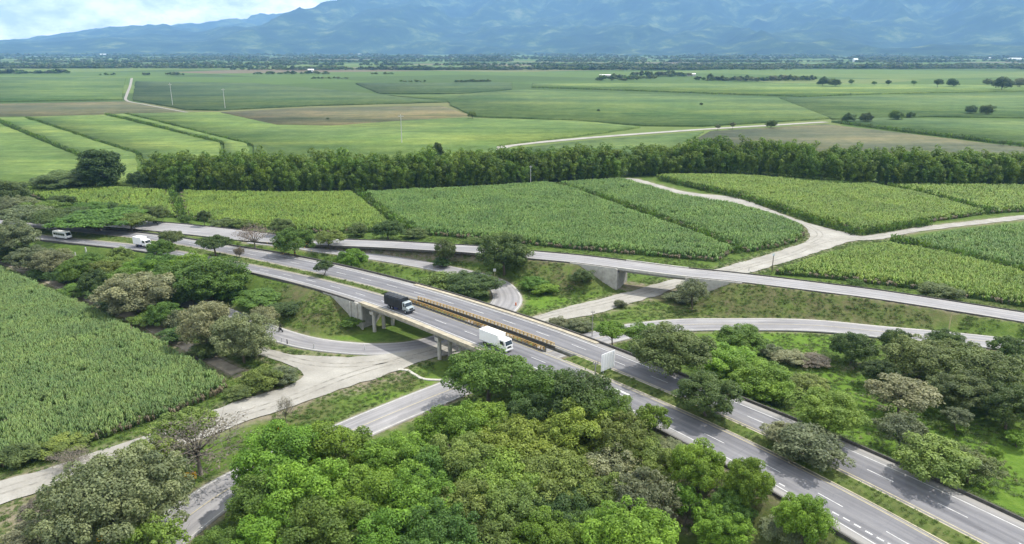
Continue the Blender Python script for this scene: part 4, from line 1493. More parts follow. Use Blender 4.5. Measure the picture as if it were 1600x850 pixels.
def tree(px, py, w, kind, leaf, label, name='tree', h=None, group=None, zb=None, cat=None):
    """stand a tree so that the middle of its crown is seen at px,py with the width w (photograph pixels)"""
    v = KINDS[kind][_cyc[kind] % len(KINDS[kind])]
    _cyc[kind] += 1
    cm, tm, W0, H0, zc0 = v
    sx = w * mpp(G(px, py, 4.0)) / W0
    for _ in range(2):
        sz = (h / H0) if h else sx
        zz = np.arange(zc0 * sz - 0.3, zc0 * sz + 8.0, 0.1)      # height of the crown's middle along the line of sight
        Q = np.array([G(px, py, z) for z in zz])
        gg = ground_h(Q[:, 0], Q[:, 1]) if Q[:, 1].max() < 420 else np.full(len(zz), -0.14)
        k = int(np.argmin(np.abs(zz - zc0 * sz - gg)))
        p, g = Q[k], gg[k]
        sx = w * mpp(p) / W0
    sz = (h / H0) if h else sx
    t = empty(name, (p[0], p[1], g - 0.05), rng.uniform(0, 6.28))
    t.scale = (sx, sx, sz)
    tag(t, label, cat or ('shrub' if name == 'shrub' else 'tree'), group)
    a = obj('trunk', tm, t)
    c = obj('crown', cm, t)
    c.material_slots[0].link = 'OBJECT'
    c.material_slots[0].material = M['leaf_' + leaf]
    return t
# ------------------------------------------------------------------ trees one by one (place of the crown, its width, kind, leaf, how it looks)
GROVE = 'trees of the leafy grove below the bridge'
for row in [
    # the grove, bright part
    (440, 712, 130, 'dome', 'bright', 'bright green domed tree at the upper left edge of the grove'),
    (522, 700, 108, 'dome', 'bright', 'bright green tree where the grove hides the slip road'),
    (612, 722, 104, 'dome', 'bright', 'bright lobed tree of the grove just below the visible slip road'),
    (426, 776, 112, 'dome', 'mid', 'deep green tree whose shade falls on the slip road'),
    (480, 776, 130, 'dome', 'bright', 'broad bright tree in the left heart of the grove'),
    (572, 780, 125, 'dome', 'bright', 'bright domed tree in the lower middle of the leafy grove'),
    (658, 734, 98, 'dome', 'mid', 'mid-green tree in the upper middle of the leafy grove'),
    (655, 782, 110, 'dome', 'bright', 'bright lumpy tree between the bright and olive halves of the grove'),
    (706, 668, 98, 'dome', 'bright', 'bright tree at the top of the grove next to the slip road'),
    (762, 655, 100, 'spread', 'bright', 'light green spreading tree below the dark tree by the bridge'),
    (510, 838, 130, 'dome', 'mid', 'green tree at the bottom edge of the grove, left half'),
    (425, 838, 108, 'dome', 'bright', 'bright tree at the bottom left corner of the grove'),
    (600, 846, 120, 'dome', 'bright', 'bright tree at the bottom edge of the grove, middle'),
    (690, 836, 115, 'dome', 'mid', 'rounded green tree at the bottom edge next to the olive trees'),
    (345, 858, 80, 'dome', 'mid', 'low green tree at the bottom edge beside the slip road'),
    (232, 846, 92, 'open', 'yellow', 'yellow-green tree at the bottom edge left of the slip road'),
    # the grove, olive part
    (762, 578, 112, 'spread', 'mid', 'dark green tree beside the white box truck, against the bridge'),
    (725, 715, 100, 'dome', 'olive', 'olive tree between the bright grove trees and the yellowish middle'),
    (810, 690, 120, 'spread', 'yellow', 'yellowish spreading tree in the middle of the grove'),
    (852, 608, 95, 'dome', 'mid', 'dark leafy tree near the bridge end, left of the signpost'),
    (905, 612, 90, 'open', 'dark', 'dark open tree right under the back of the road sign'),
    (840, 640, 90, 'dome', 'dark', 'deep green tree in the shade behind the yellowish grove tree'),
    (940, 640, 80, 'dome', 'mid', 'green tree at the highway edge by the white road mark'),
    (900, 668, 105, 'dome', 'yellow', 'yellow-olive tree in the upper right part of the grove'),
    (975, 682, 85, 'open', 'olive', 'olive tree leaning to the kerb of the near carriageway'),
    (870, 735, 120, 'spread', 'olive', 'broad olive tree in the right centre of the grove'),
    (780, 745, 115, 'spread', 'yellow', 'broad yellowish tree in the lower centre of the grove'),
    (962, 728, 85, 'open', 'pale', 'pale greyish tree among the olive grove trees'),
    (1012, 720, 80, 'dome', 'olive', 'rounded olive tree at the right rim of the grove'),
    (720, 786, 95, 'open', 'olive', 'loose olive tree low in the centre of the grove'),
    (800, 800, 105, 'dome', 'olive', 'olive lumpy tree near the bottom centre'),
    (880, 792, 105, 'spread', 'dark', 'shady dark tree near the bottom, right of centre'),
    (1005, 775, 95, 'open', 'grey', 'grey-green thin tree at the right rim of the grove'),
    (955, 775, 85, 'open', 'olive', 'thin olive tree left of the grey-green one at the grove rim'),
    (852, 838, 100, 'dome', 'bright', 'vivid green tree at the bottom edge, right of centre'),
    (985, 836, 125, 'dome', 'bright', 'vivid broad tree at the bottom edge, right end of the grove'),
    (925, 830, 80, 'dome', 'mid', 'green tree squeezed between the two vivid ones at the bottom'),
    (762, 842, 85, 'open', 'olive', 'ragged olive tree at the bottom edge, centre'),
]:
    tree(*row, group=GROVE)

for row in [
    # clearing and roadside on the lower right
    (1020, 650, 42, 'small', 'bright', 'small bright tree on the kerb of the near carriageway', 'tree', 6.5),
    (1094, 722, 76, 'dome', 'bright', 'bright bushy tree at the kerb, left one of the roadside pair', 'tree', 8),
    (1170, 745, 68, 'dome', 'bright', 'bright bushy tree at the kerb, right one of the roadside pair', 'tree', 8),
    (1258, 800, 74, 'dome', 'bright', 'light green tree by the dotted exit line at the lower right', 'tree', 7.5),
    (1072, 776, 42, 'small', 'bright', 'narrow bright tree standing in the dark clearing', 'tree', 7),
    (1128, 818, 76, 'dome', 'bright', 'rounded bright tree at the bottom of the clearing', 'tree', 6.5),
    (1143, 792, 62, 'dome', 'mid', 'green tree right behind the rounded one at the bottom of the clearing', 'tree', 6),
    (1222, 824, 60, 'bush', 'grey', 'dull grey-green shrub on the slope under the exit line', 'shrub', 2.2),
    (1150, 765, 50, 'bush', 'dark', 'dark shrub in the shade below the roadside pair of trees', 'shrub', 2.6),
    (1050, 700, 46, 'bush', 'grey', 'greyish shrub under the kerb beside the small bright tree', 'shrub', 2.4),
    # the median
    (1106, 612, 84, 'dome', 'dark', 'dense dark tree standing in the grass median', 'tree', 7.5),
    (1272, 694, 92, 'bush', 'grey', 'big grey-green bush in the median with pale leaves', 'shrub', 5.5),
    (1222, 676, 52, 'open', 'pale', 'pale feathery shrub at the left end of the big median bush', 'shrub', 3.6),
    (505, 414, 24, 'small', 'dark', 'small dark tree in the median left of the bridge', 'tree', 4.6),
    (373, 392, 15, 'open', 'twig', 'tiny purplish bush in the median', 'shrub', 3.6),
    (335, 377, 46, 'spread', 'dark', 'dark flat-topped tree between the carriageways', 'tree', 6.8),
    (265, 369, 34, 'open', 'brown', 'brownish tree between the carriageways beside the white truck', 'tree', 6.5),
    (250, 385, 36, 'dome', 'mid', 'green tree in front of the white truck on the left', 'tree', 6),
    # the right side of the highway
    (958, 514, 50, 'umbrella', 'bright', 'bright tree beside the far edge of the highway, nearest the bridge', 'tree', 6.5),
    (1002, 516, 52, 'umbrella', 'mid', 'green tree right of the bright one at the far edge of the highway', 'tree', 7),
    (1052, 538, 108, 'dome', 'brown', 'large brownish-green tree whose shade covers the far carriageway', 'tree', 10),
    (1128, 560, 84, 'dome', 'bright', 'bright green tree behind the dark median tree', 'tree', 8.5),
    (1182, 590, 96, 'dome', 'bright', 'broad bright tree right of the dark median tree', 'tree', 8),
    (1158, 528, 66, 'dome', 'mid', 'green tree behind the bright ones, below the slip road', 'tree', 7),
    (1215, 612, 46, 'bush', 'mid', 'leafy green shrub at the far kerb, beside the broad bright tree', 'shrub', 4),
    (1298, 636, 92, 'dome', 'yellow', 'yellow-green domed tree by the far kerb', 'tree', 7.5),
    (1262, 598, 56, 'open', 'olive', 'olive bush behind the yellow-green domed tree', 'shrub', 4),
    (1235, 556, 44, 'bush', 'pale', 'pale pinkish shrub in the grass, left of its row', 'shrub', 2.6),
    (1272, 562, 42, 'bush', 'twig', 'dry pinkish shrub in the grass, right of its row', 'shrub', 2.4),
    (1205, 546, 36, 'bush', 'grey', 'small grey shrub on the lawn below the slip road', 'shrub', 2.4),
    (1334, 536, 58, 'dome', 'dark', 'dark rounded tree below the slip road', 'tree', 7.5),
    (1405, 530, 50, 'umbrella', 'dark', 'dark layered tree standing in front of the slip road', 'tree', 8.5),
    (1440, 552, 90, 'dome', 'brown', 'brown-olive tree at the left end of the thicket', 'tree', 9),
    (1505, 560, 100, 'spread', 'brown', 'broad brownish tree in the middle of the thicket', 'tree', 9),
    (1560, 575, 100, 'spread', 'brown', 'brown-olive tree at the right end of the thicket', 'tree', 9),
    (1505, 604, 88, 'dome', 'brown', 'dark brownish tree at the front of the thicket', 'tree', 7.5),
    (1580, 628, 76, 'dome', 'dark', 'dark tree at the right edge of the frame, front of the thicket', 'tree', 8.5),
    (1478, 530, 48, 'dome', 'dark', 'small dark tree at the back of the thicket by the pale pole', 'tree', 6.5),
    (1576, 538, 46, 'umbrella', 'dark', 'dark umbrella-topped tree near the slip road at the right edge', 'tree', 8),
    (1376, 576, 48, 'dome', 'dark', 'small deep green tree left of the pale greyish tree', 'tree', 6),
    (1410, 612, 96, 'open', 'pale', 'pale greyish tree on the lawn, upper one of two', 'tree', 8.5),
    (1412, 668, 68, 'open', 'grey', 'grey bushy tree on the lawn, lower one of two', 'tree', 7),
    (1462, 712, 92, 'bush', 'olive', 'broad olive-green tree beside the far kerb on the lawn', 'tree', 6.5),
    (1518, 722, 72, 'open', 'brown', 'brownish thin tree at the right side of the broad olive one', 'tree', 5.5),
    (1498, 648, 40, 'small', 'grey', 'feathery young tree on the lawn in front of the thicket', 'tree', 4.5),
    (1592, 682, 30, 'small', 'bright', 'small light green plant at the right edge of the lawn', 'shrub', 3),
    (1555, 706, 22, 'small', 'bright', 'spindly bright sapling on the lawn', 'shrub', 3.2),
    # between highway and ramp
    (698, 442, 70, 'bush', 'olive', 'olive bush mass at the far highway edge, left part', 'shrub', 6),
    (738, 440, 76, 'dome', 'dark', 'large dark green bush hiding the loop road', 'tree', 6.5),
    (788, 388, 72, 'dome', 'dark', 'tall dark tree standing against the ramp embankment', 'tree', 13),
    (696, 388, 32, 'open', 'brown', 'slim brownish tree in front of the ramp', 'tree', 9),
    (690, 408, 26, 'bush', 'dark', 'dark bush at the foot of the slim brownish tree', 'shrub', 3.4),
    (834, 440, 36, 'bush', 'mid', 'green bush beside the bend of the loop road', 'shrub', 3.4),
    (850, 448, 44, 'bush', 'bright', 'light green bush on the slope right of the loop road', 'shrub', 2.6),
    (910, 428, 36, 'bush', 'dark', 'dark bush on the slope left of the small overpass', 'shrub', 3.6),
    (1084, 450, 40, 'open', 'grey', 'grey flowering tree beside the small overpass', 'tree', 8),
    (1062, 462, 40, 'bush', 'grey', 'low grey bush at the foot of the grey flowering tree', 'shrub', 2.6),
    (970, 473, 18, 'bush', 'grey', 'small grey bush at the edge of the gravel road', 'shrub', 2.0),
    (872, 502, 34, 'bush', 'pale', 'pale scrub at the far highway edge, left clump', 'shrub', 2.6),
    (905, 506, 36, 'bush', 'grey', 'grey scrub at the far highway edge, right clump', 'shrub', 2.8),
    (550, 402, 42, 'dome', 'bright', 'bright rounded tree between highway and loop road', 'tree', 6.5),
    (459, 372, 56, 'dome', 'mid', 'green tree with yellow blossom beside the ramp', 'tree', 9),
    (441, 350, 34, 'dome', 'brown', 'brown-green tree behind the one with yellow blossom', 'tree', 6.5),
    (397, 362, 52, 'bare', 'pink', 'leafless pinkish tree beside the ramp', 'tree', 9),
    (514, 370, 42, 'open', 'olive', 'scrubby olive tree by the ramp', 'tree', 6.5),
    (557, 357, 28, 'bush', 'brown', 'dark round bush at the edge of the cane, by the ramp', 'shrub', 5),
    (606, 356, 42, 'dome', 'dark', 'dark tree at the corner of the cane plots', 'tree', 7.5),
    (648, 362, 34, 'bush', 'brown', 'brownish bush at the ditch end by the ramp', 'shrub', 3.6),
    (738, 376, 30, 'bush', 'mid', 'green weeds bush at the cane edge left of the tall dark tree', 'shrub', 2.6),
    (1472, 453, 56, 'bush', 'brown', 'dark brownish bush at the cane edge above the ramp', 'shrub', 4.2),
    (1337, 440, 22, 'bush', 'mid', 'small green bush at the cane edge above the ramp', 'shrub', 2.2),
    (408, 462, 66, 'bush', 'mid', 'leafy patch high on the highway bank', 'shrub', 3.0),
    (446, 478, 48, 'bush', 'dark', 'dark bush low on the highway bank', 'shrub', 2.6),
    (548, 500, 34, 'bush', 'mid', 'low bush beside the abutment of the near bridge', 'shrub', 1.8),
    # green trees left of the bank
    (326, 430, 104, 'dome', 'mid', 'large green tree beside the highway, right end of the tree row', 'tree', 12),
    (272, 430, 80, 'dome', 'mid', 'green tree left of the large one in the tree row', 'tree', 9.5),
    (222, 420, 66, 'dome', 'bright', 'brighter green tree in the row below the white truck', 'tree', 8),
    (176, 412, 54, 'dome', 'olive', 'olive tree in the row by the road, third from its left', 'tree', 7),
    (186, 396, 34, 'open', 'olive', 'small olive tree between bus and white truck', 'tree', 7),
    # hedge along the dirt track
    (6, 368, 74, 'dome', 'grey', 'tall grey-green tree at the left edge of the frame', 'tree', 13),
    (50, 400, 58, 'dome', 'grey', 'grey-green tree of the hedge below the bus', 'tree', 8),
    (84, 405, 54, 'dome', 'pale', 'pale olive tree of the hedge beside the bus', 'tree', 8),
    (118, 420, 48, 'dome', 'mid', 'green tree of the hedge, right of the pale olive one', 'tree', 8),
    (148, 436, 46, 'dome', 'dark', 'deep green tree of the hedge before the big beige one', 'tree', 8),
    (212, 449, 98, 'dome', 'pale', 'big beige flowering tree in the hedge', 'tree', 10.5),
    (256, 488, 48, 'dome', 'mid', 'green bush-like tree between the beige and greyish hedge trees', 'tree', 6.5),
    (316, 500, 72, 'dome', 'pale', 'greyish beige tree in the hedge near the gravel junction', 'tree', 11.5),
    (376, 518, 80, 'dome', 'stone', 'last grey-olive tree of the hedge before the gravel junction', 'tree', 11.5),
    (410, 492, 38, 'open', 'pale', 'thin pale tree beside the end of the loop road', 'tree', 7.5),
    (24, 392, 60, 'bush', 'dark', 'dark bush at the left end of the hedge', 'shrub', 5),
    (72, 414, 44, 'bush', 'mid', 'green bush at the hedge foot below the pale olive tree', 'shrub', 5),
    (100, 428, 44, 'bush', 'dark', 'shady bush at the hedge foot left of the deep green tree', 'shrub', 5),
    (135, 408, 52, 'dome', 'mid', 'green tree behind the hedge right of the minibus', 'tree', 7.5),
    (160, 420, 46, 'dome', 'olive', 'olive tree behind the deep green hedge tree', 'tree', 7),
    (165, 452, 44, 'bush', 'dark', 'dark bush at the hedge foot left of the big beige tree', 'shrub', 5),
    (196, 436, 52, 'dome', 'mid', 'green tree right behind the big beige one', 'tree', 8),
    (236, 450, 56, 'dome', 'dark', 'dark green tree right of the big beige one', 'tree', 8.5),
    (250, 470, 44, 'bush', 'olive', 'olive bush between beige tree and loop road', 'shrub', 5),
    (284, 496, 44, 'bush', 'grey', 'grey bush left of the greyish beige hedge tree', 'shrub', 5.5),
    (340, 512, 56, 'dome', 'pale', 'pale bushy tree joining the last two hedge trees', 'tree', 7.5),
    (300, 452, 54, 'dome', 'dark', 'dark tree below the row beside the loop road', 'tree', 8),
    (250, 410, 52, 'dome', 'mid', 'green tree in the row right below the white truck', 'tree', 8),
    (300, 412, 56, 'dome', 'bright', 'bright tree in the row left of the large green one', 'tree', 9),
    (355, 452, 44, 'bush', 'mid', 'green bush at the foot of the large green tree', 'shrub', 4.5),
    (388, 540, 44, 'bush', 'grey', 'grey bush at the tip of the hedge by the gravel', 'shrub', 4.5),
    (62, 426, 40, 'bush', 'dark', 'low dark bush beside the dirt track near its far end', 'shrub', 3.4),
    (122, 450, 46, 'bush', 'mid', 'low green bush beside the dirt track before the big beige tree', 'shrub', 3.4),
    (178, 474, 46, 'bush', 'dark', 'low dark bush beside the dirt track at the big beige tree', 'shrub', 3.4),
    (228, 496, 44, 'bush', 'olive', 'low olive bush beside the dirt track right of the big beige tree', 'shrub', 3.4),
    (272, 520, 42, 'bush', 'dark', 'low dark bush beside the dirt track near the greyish beige tree', 'shrub', 3.2),
    (322, 546, 46, 'bush', 'brown', 'low brownish bush beside the dirt track under the last hedge trees', 'shrub', 3.0),
    # island and left roadside
    (405, 588, 62, 'bush', 'olive', 'bushy scrub on the grass island of the gravel junction', 'shrub', 4),
    (440, 584, 44, 'bush', 'grey', 'grey scrub at the tip of the grass island', 'shrub', 3),
    (372, 612, 36, 'bush', 'brown', 'brownish weeds at the corner of the near cane field', 'shrub', 2.4),
    (306, 684, 140, 'bare', 'twig', 'wide leafless grey tree beside the gravel road', 'tree', 10),
    (288, 660, 84, 'umbrella', 'olive', 'thin olive tree mixed with the wide leafless one', 'tree', 8.5),
    (446, 634, 26, 'bare', 'twig', 'small leafless tree on the verge of the gravel road', 'tree', 6),
    (178, 772, 196, 'huge', 'stone', 'huge grey-olive tree in the lower left corner', 'tree', 13),
    (232, 712, 80, 'open', 'olive', 'olive tree behind the huge grey-olive one', 'tree', 8),
    (58, 846, 120, 'open', 'pale', 'pale yellowish tree at the bottom left edge', 'tree', 6),
    (80, 790, 70, 'open', 'twig', 'thin greyish shrub left of the huge tree', 'shrub', 5),
    (32, 706, 60, 'bush', 'brown', 'dark weeds at the left edge between cane and gravel road', 'shrub', 3.2),
    (100, 690, 60, 'bush', 'olive', 'olive weeds on the edge of the near cane field', 'shrub', 2.6),
    (110, 712, 56, 'bare', 'twig', 'dry twiggy scrub beside the gravel road', 'shrub', 3.0),
    # wood at the upper left
    (150, 339, 116, 'spread', 'mid', 'wide umbrella tree above the bus', 'tree', 7.5),
    (90, 336, 84, 'spread', 'dark', 'dark spreading tree left of the wide umbrella tree', 'tree', 8),
    (203, 343, 58, 'spread', 'olive', 'olive spreading tree right of the wide umbrella tree', 'tree', 7),
    (36, 332, 74, 'spread', 'grey', 'grey-green spreading tree at the left edge wood', 'tree', 9),
    (72, 325, 70, 'dome', 'mid', 'green tree at the back of the left wood', 'tree', 8),
    (130, 326, 60, 'dome', 'mid', 'rounded green tree behind the wide umbrella tree', 'tree', 7),
    (8, 296, 60, 'dome', 'brown', 'brown-olive tree at the far left edge', 'tree', 13),
    (25, 318, 50, 'dome', 'grey', 'greyish tree below the brown-olive one at the left edge', 'tree', 9),
    (98, 311, 36, 'bush', 'dark', 'dark round bush in the small cane plot', 'shrub', 5),
    (165, 322, 32, 'bush', 'dark', 'dark round bush beside the small cane plot', 'shrub', 4.5),
    (198, 325, 28, 'bush', 'mid', 'green bush right of the dark round one', 'shrub', 4.5),
    (238, 332, 40, 'dome', 'brown', 'purplish brown tree where the ramp begins', 'tree', 7),
    (318, 336, 18, 'small', 'dark', 'small dark sapling at the ditch of the cane plots', 'tree', 6),
    (290, 342, 20, 'bush', 'mid', 'weedy bush at the foot of the ditch', 'shrub', 3.5),
    (350, 346, 40, 'bush', 'brown', 'low brown scrub between cane and ramp', 'shrub', 3),
    (378, 348, 30, 'bush', 'olive', 'low olive scrub behind the leafless pinkish tree', 'shrub', 3.5),
    (158, 264, 52, 'tall', 'dark', 'tall dense dark round tree alone before the fields', 'tree', 20),
    (108, 277, 84, 'dome', 'brown', 'broad brown-olive tree left of the tall dark round one', 'tree', 9),
    (70, 282, 36, 'bush', 'brown', 'small brownish bush left of the broad brown-olive tree', 'shrub', 6),
    (214, 278, 30, 'dome', 'dark', 'small dark tree at the left end of the bamboo', 'tree', 9),
]:
    a = list(row)
    tree(*a[:6], name=a[6], h=a[7])

# yellow blossom on the tree by the ramp
o = [q for q in bpy.data.objects if q.get('label', '').startswith('green tree with yellow blossom')][0]
r_ = np.random.default_rng(3)
C_ = np.stack([r_.normal(0, 3.2, 260), r_.normal(0, 3.2, 260), r_.uniform(2.2, 7.0, 260)], 1)
C_[:90, :2] = unit(C_[:90, :2]) * 4.6
V_, F_ = leaves(C_, unit(r_.normal(0, 1, (260, 3)) + [0, -0.5, 0.6]), 0.15, r_)
obj('blossom', mesh_arr('blossom', V_, F_, M['flower']), o)


# ------------------------------------------------------------------ bamboo
def bamboo_plume(seed):
    """arching culms whose leafy sprays hang in rounded plumes"""
    r = np.random.default_rng(seed)
    Cs, Ns, rn = [], [], []
    mb = MB()
    for k in range(7):
        a = r.uniform(0, 6.28)
        d = np.array([math.cos(a), math.sin(a)])
        base = r.normal(0, 0.9, 2)
        H = r.choice([r.uniform(5, 10), r.uniform(10, 17), r.uniform(12, 17.5)])
        lean = r.uniform(1.5, 4.2)
        g = r.uniform(0, 0.4)
        for u, n, rad_ in ((0.25, 12, 0.7), (0.45, 18, 0.9), (0.65, 26, 1.1), (0.82, 46, 1.35), (0.95, 60, 1.5)):
            x = base + d * lean * u ** 2.2
            z = H * (u - 0.10 * u ** 6)
            v = unit(r.normal(0, 1, (n, 3)) + np.array([0, 0, 0.35]))
            c = np.array([x[0], x[1], z]) + v * rad_ * r.uniform(0.6, 1.05, (n, 1)) * np.array([1, 1, 0.95])
            Cs.append(c)
            Ns.append(unit(v * 0.8 + r.normal(0, 0.35, (n, 3)) + np.array([0, 0, 0.35])))
            rn.append(np.clip(g + r.random(n) * 0.6, 0, 1))
    C, Nn, rn = np.vstack(Cs), np.vstack(Ns), np.concatenate(rn)
    V, F = leaves(C, Nn, 0.44, r, 0.40)
    return mesh_arr('bamboo_plume', V, F, M['bamboo'], False, {'rnd': ('FACE', 'FLOAT', rn)})


BAMB = [proto('bamboo_plume', bamboo_plume(s)) for s in range(4)]


def bamboo(label, front, depth, hs):
    P = smooth_line([G(x, y, 0.0) for x, y in front], 2.7)
    pts, S = [], []
    for i, p in enumerate(P):
        h = np.interp(i / len(P), np.linspace(0, 1, len(hs)), hs) * (0.86 + 0.34 * fbm(np.array([p[0] / 13]), np.array([3.3]), 3, 8)[0])
        for k in np.arange(0, depth, 3.6):
            pts.append((p[0] + rng.normal(0, 1.1), p[1] + k + rng.normal(0, 1.1) + 1.5, -0.3))
            q = rng.uniform(0.72, 1.15) * (0.74 + 0.26 * min(1, k / 7.0))
            if rng.random() < 0.06: q *= 1.15
            S.append((q * 1.1, q * 1.1, q * h / 15.5))
    n = len(pts)
    o = scatter('bamboo_grove', np.array(pts), np.stack([rng.normal(0, .05, n), rng.normal(0, .05, n), rng.uniform(0, 6.28, n)], 1), np.array(S), rng.integers(0, 4, n), BAMB)
    tag(o, label, 'bamboo grove', kind='stuff')


bamboo('long dark green bamboo grove across the fields, left stretch', [(226, 293), (290, 301), (400, 303), (500, 302), (620, 299), (720, 295), (850, 287), (930, 282), (974, 280)], 20, [13.5, 15.5, 16.0, 15.5, 15.5, 15.0, 15, 14.5])
bamboo('dark bamboo grove across the fields, right stretch beyond the gap', [(992, 277), (1060, 274), (1130, 274), (1220, 280), (1300, 288), (1400, 292), (1500, 293), (1600, 293), (1720, 296)], 20, [14, 15.5, 16.5, 16.5, 16.5, 15.5, 14.5, 14.5])
tree(683, 236, 18, 'small', 'dark', 'dark tree top poking out of the bamboo grove', h=18)


# ------------------------------------------------------------------ trees of the plain
def low_tree(seed, mat):
    V, F, rn, c, R_ = make_crown(seed, 9, 8.5, 0.8, 10, 420, 0.95, lob=(0.3, 0.46), low=-0.4)
    return mesh_arr('plain_tree', V, F, mat, False, {'rnd': ('FACE', 'FLOAT', rn)})


FT = [proto('plain_tree', low_tree(80 + k, M['leaf_' + m])) for k, m in enumerate(('dark', 'dark', 'mid', 'brown', 'grey'))]


def belt(label, segs):
    """segs: (px0, px1, py, depth in metres, hedgerows, trees in each, scale)"""
    pts, S = [], []
    for x0, x1, y, dep, rows, nt, sc in segs:
        for _ in range(rows):
            p = G(rng.uniform(x0, x1), y, 0)
            p[1] += rng.uniform(-0.5, 0.5) * dep
            a = rng.normal(0, 0.12) if rng.random() < 0.8 else rng.uniform(-1, 1)
            big = rng.uniform(0.7, 1.25)
            for k in range(max(3, int(nt * rng.uniform(0.5, 1.5)))):
                t = (k - nt / 2) * 7.0 * sc * rng.uniform(0.8, 1.2)
                pts.append((p[0] + t * math.cos(a) + rng.normal(0, 4 * sc), p[1] + t * math.sin(a) + rng.normal(0, 6 * sc), -0.4))
                q = sc * big * rng.uniform(0.55, 1.25)
                S.append((q * rng.uniform(1.0, 1.6), q * rng.uniform(1.0, 1.6), q * rng.uniform(0.75, 1.1)))
    n = len(pts)
    o = scatter('tree_belt', np.array(pts), np.stack([np.zeros(n), np.zeros(n), rng.uniform(0, 6.28, n)], 1), np.array(S), rng.integers(0, len(FT), n), FT)
    tag(o, label, 'trees', kind='stuff')


belt('dark belt of far trees across the left and middle plain', [(-60, 100, 107, 60, 8, 14, 1.3), (30, 420, 106.5, 90, 30, 20, 1.25), (380, 880, 109, 60, 34, 22, 1.2), (-60, 900, 102, 300, 46, 18, 1.3)])
belt('scattered tree lines just behind the left fields', [(-60, 100, 115, 40, 7, 14, 1.1), (140, 400, 117.5, 10, 4, 12, 0.7), (400, 510, 116, 20, 4, 10, 1.0), (480, 515, 123, 5, 1, 14, 0.7), (640, 800, 128, 6, 3, 20, 0.5), (560, 620, 116, 10, 2, 12, 0.6)])
belt('broad dark wood in front of the right-hand foothills', [(860, 1660, 104, 260, 80, 22, 1.35), (870, 1200, 109, 90, 24, 18, 1.3), (1150, 1660, 107, 120, 44, 20, 1.25)])
belt('dark tree clump at the back edge of the right-hand fields', [(945, 1000, 123, 20, 3, 10, 1.0), (960, 1240, 126, 12, 8, 16, 1.0), (1000, 1100, 119, 60, 4, 12, 1.1)])
belt('hazy tree cover along the foot of the mountains', [(-60, 1680, 97, 600, 90, 20, 1.5), (-60, 1680, 92, 1200, 110, 22, 1.9), (-60, 1680, 87.5, 2400, 110, 22, 2.4)])

LONE = 'lone trees standing on the far plain'
for k, (x, y, w, lf, lab) in enumerate([
    (1288, 126, 22, 'dark', 'first dark clump of the far row of lone trees on the right'),
    (1306, 128, 16, 'dark', 'low dark tree just right of the first far clump'),
    (1330, 127, 9, 'mid', 'small lone tree right of the first far clump'),
    (1366, 129, 8, 'mid', 'tiny lone tree in the first third of the far row'),
    (1388, 128, 9, 'dark', 'tiny dark tree before the middle of the far row'),
    (1428, 128, 9, 'mid', 'tiny green tree in the middle of the far row'),
    (1467, 128, 13, 'dark', 'dark tree past the middle of the far row'),
    (1490, 128, 18, 'dark', 'dark double tree in the right part of the far row'),
    (1545, 127, 16, 'brown', 'tall brownish tree near the right end of the far row'),
    (1568, 129, 26, 'dark', 'flat dark clump near the right end of the far row'),
    (1594, 128, 20, 'grey', 'last clump of the far row at the right edge'),
    (1326, 182, 22, 'dark', 'dark clump at the white dirt road, left of its neighbour'),
    (1354, 182, 20, 'dark', 'dark clump at the white dirt road, right of its neighbour'),
    (1402, 179, 22, 'mid', 'green clump farther along the white dirt road'),
    (1424, 178, 14, 'dark', 'small dark tree at the end of the white dirt road trees'),
    (1518, 170, 18, 'dark', 'dark tree on the right plain, left of a pair'),
    (1543, 170, 22, 'dark', 'dark tree on the right plain, right of a pair'),
    (1568, 222, 9, 'dark', 'small dark tree at the end of the right-hand ditch'),
    (1205, 192, 18, 'dark', 'dark tree beside the white dirt road'),
    (1145, 194, 10, 'grey', 'thin grey tree beside the white dirt road'),
    (1122, 197, 9, 'grey', 'faint grey bush beside the white dirt road'),
    (935, 172, 5, 'dark', 'tiny dark tree alone in the wide green field'),
    (1096, 162, 6, 'dark', 'tiny dark bush alone in the wide green field'),
    (737, 178, 13, 'olive', 'lone tree at the tip of the long brown field'),
    (512, 185, 5, 'dark', 'tiny dark tree on the long brown field'),
]):
    tree(x, y, w * 0.85, 'small' if w < 14 else 'bush', lf, lab, group=LONE)


# ditches with weeds between the plots
def ditch(label, px, h, mat='weed', sp=2.0, wid=1.0):
    P = smooth_line([G(x, y, 0) for x, y in px], sp)
    P[:, :2] += rng.normal(0, wid * 0.5, (len(P), 2))
    P[:, 2] = -0.1
    n = len(P)
    q = rng.uniform(0.6, 1.3, n)
    o = scatter('ditch_weeds', P, np.stack([np.zeros(n)] * 2 + [rng.uniform(0, 6.28, n)], 1), np.stack([q * h * 0.55, q * h * 0.55, q * h], 1), rng.integers(0, 2, n), WEEDS)
    tag(o, label, 'weeds', kind='stuff')


def weed_clump(seed, mat):
    r = np.random.default_rng(seed)
    n = 46
    C = np.stack([r.normal(0, 0.55, n), r.normal(0, 0.55, n), r.uniform(0.1, 1.0, n)], 1)
    V, F = leaves(C, unit(r.normal(0, 0.6, (n, 3)) + [0, 0, 0.7]), 0.26, r, 0.4)
    return mesh_arr('weed_clump', V, F, mat, False, {'rnd': ('FACE', 'FLOAT', r.random(n))})


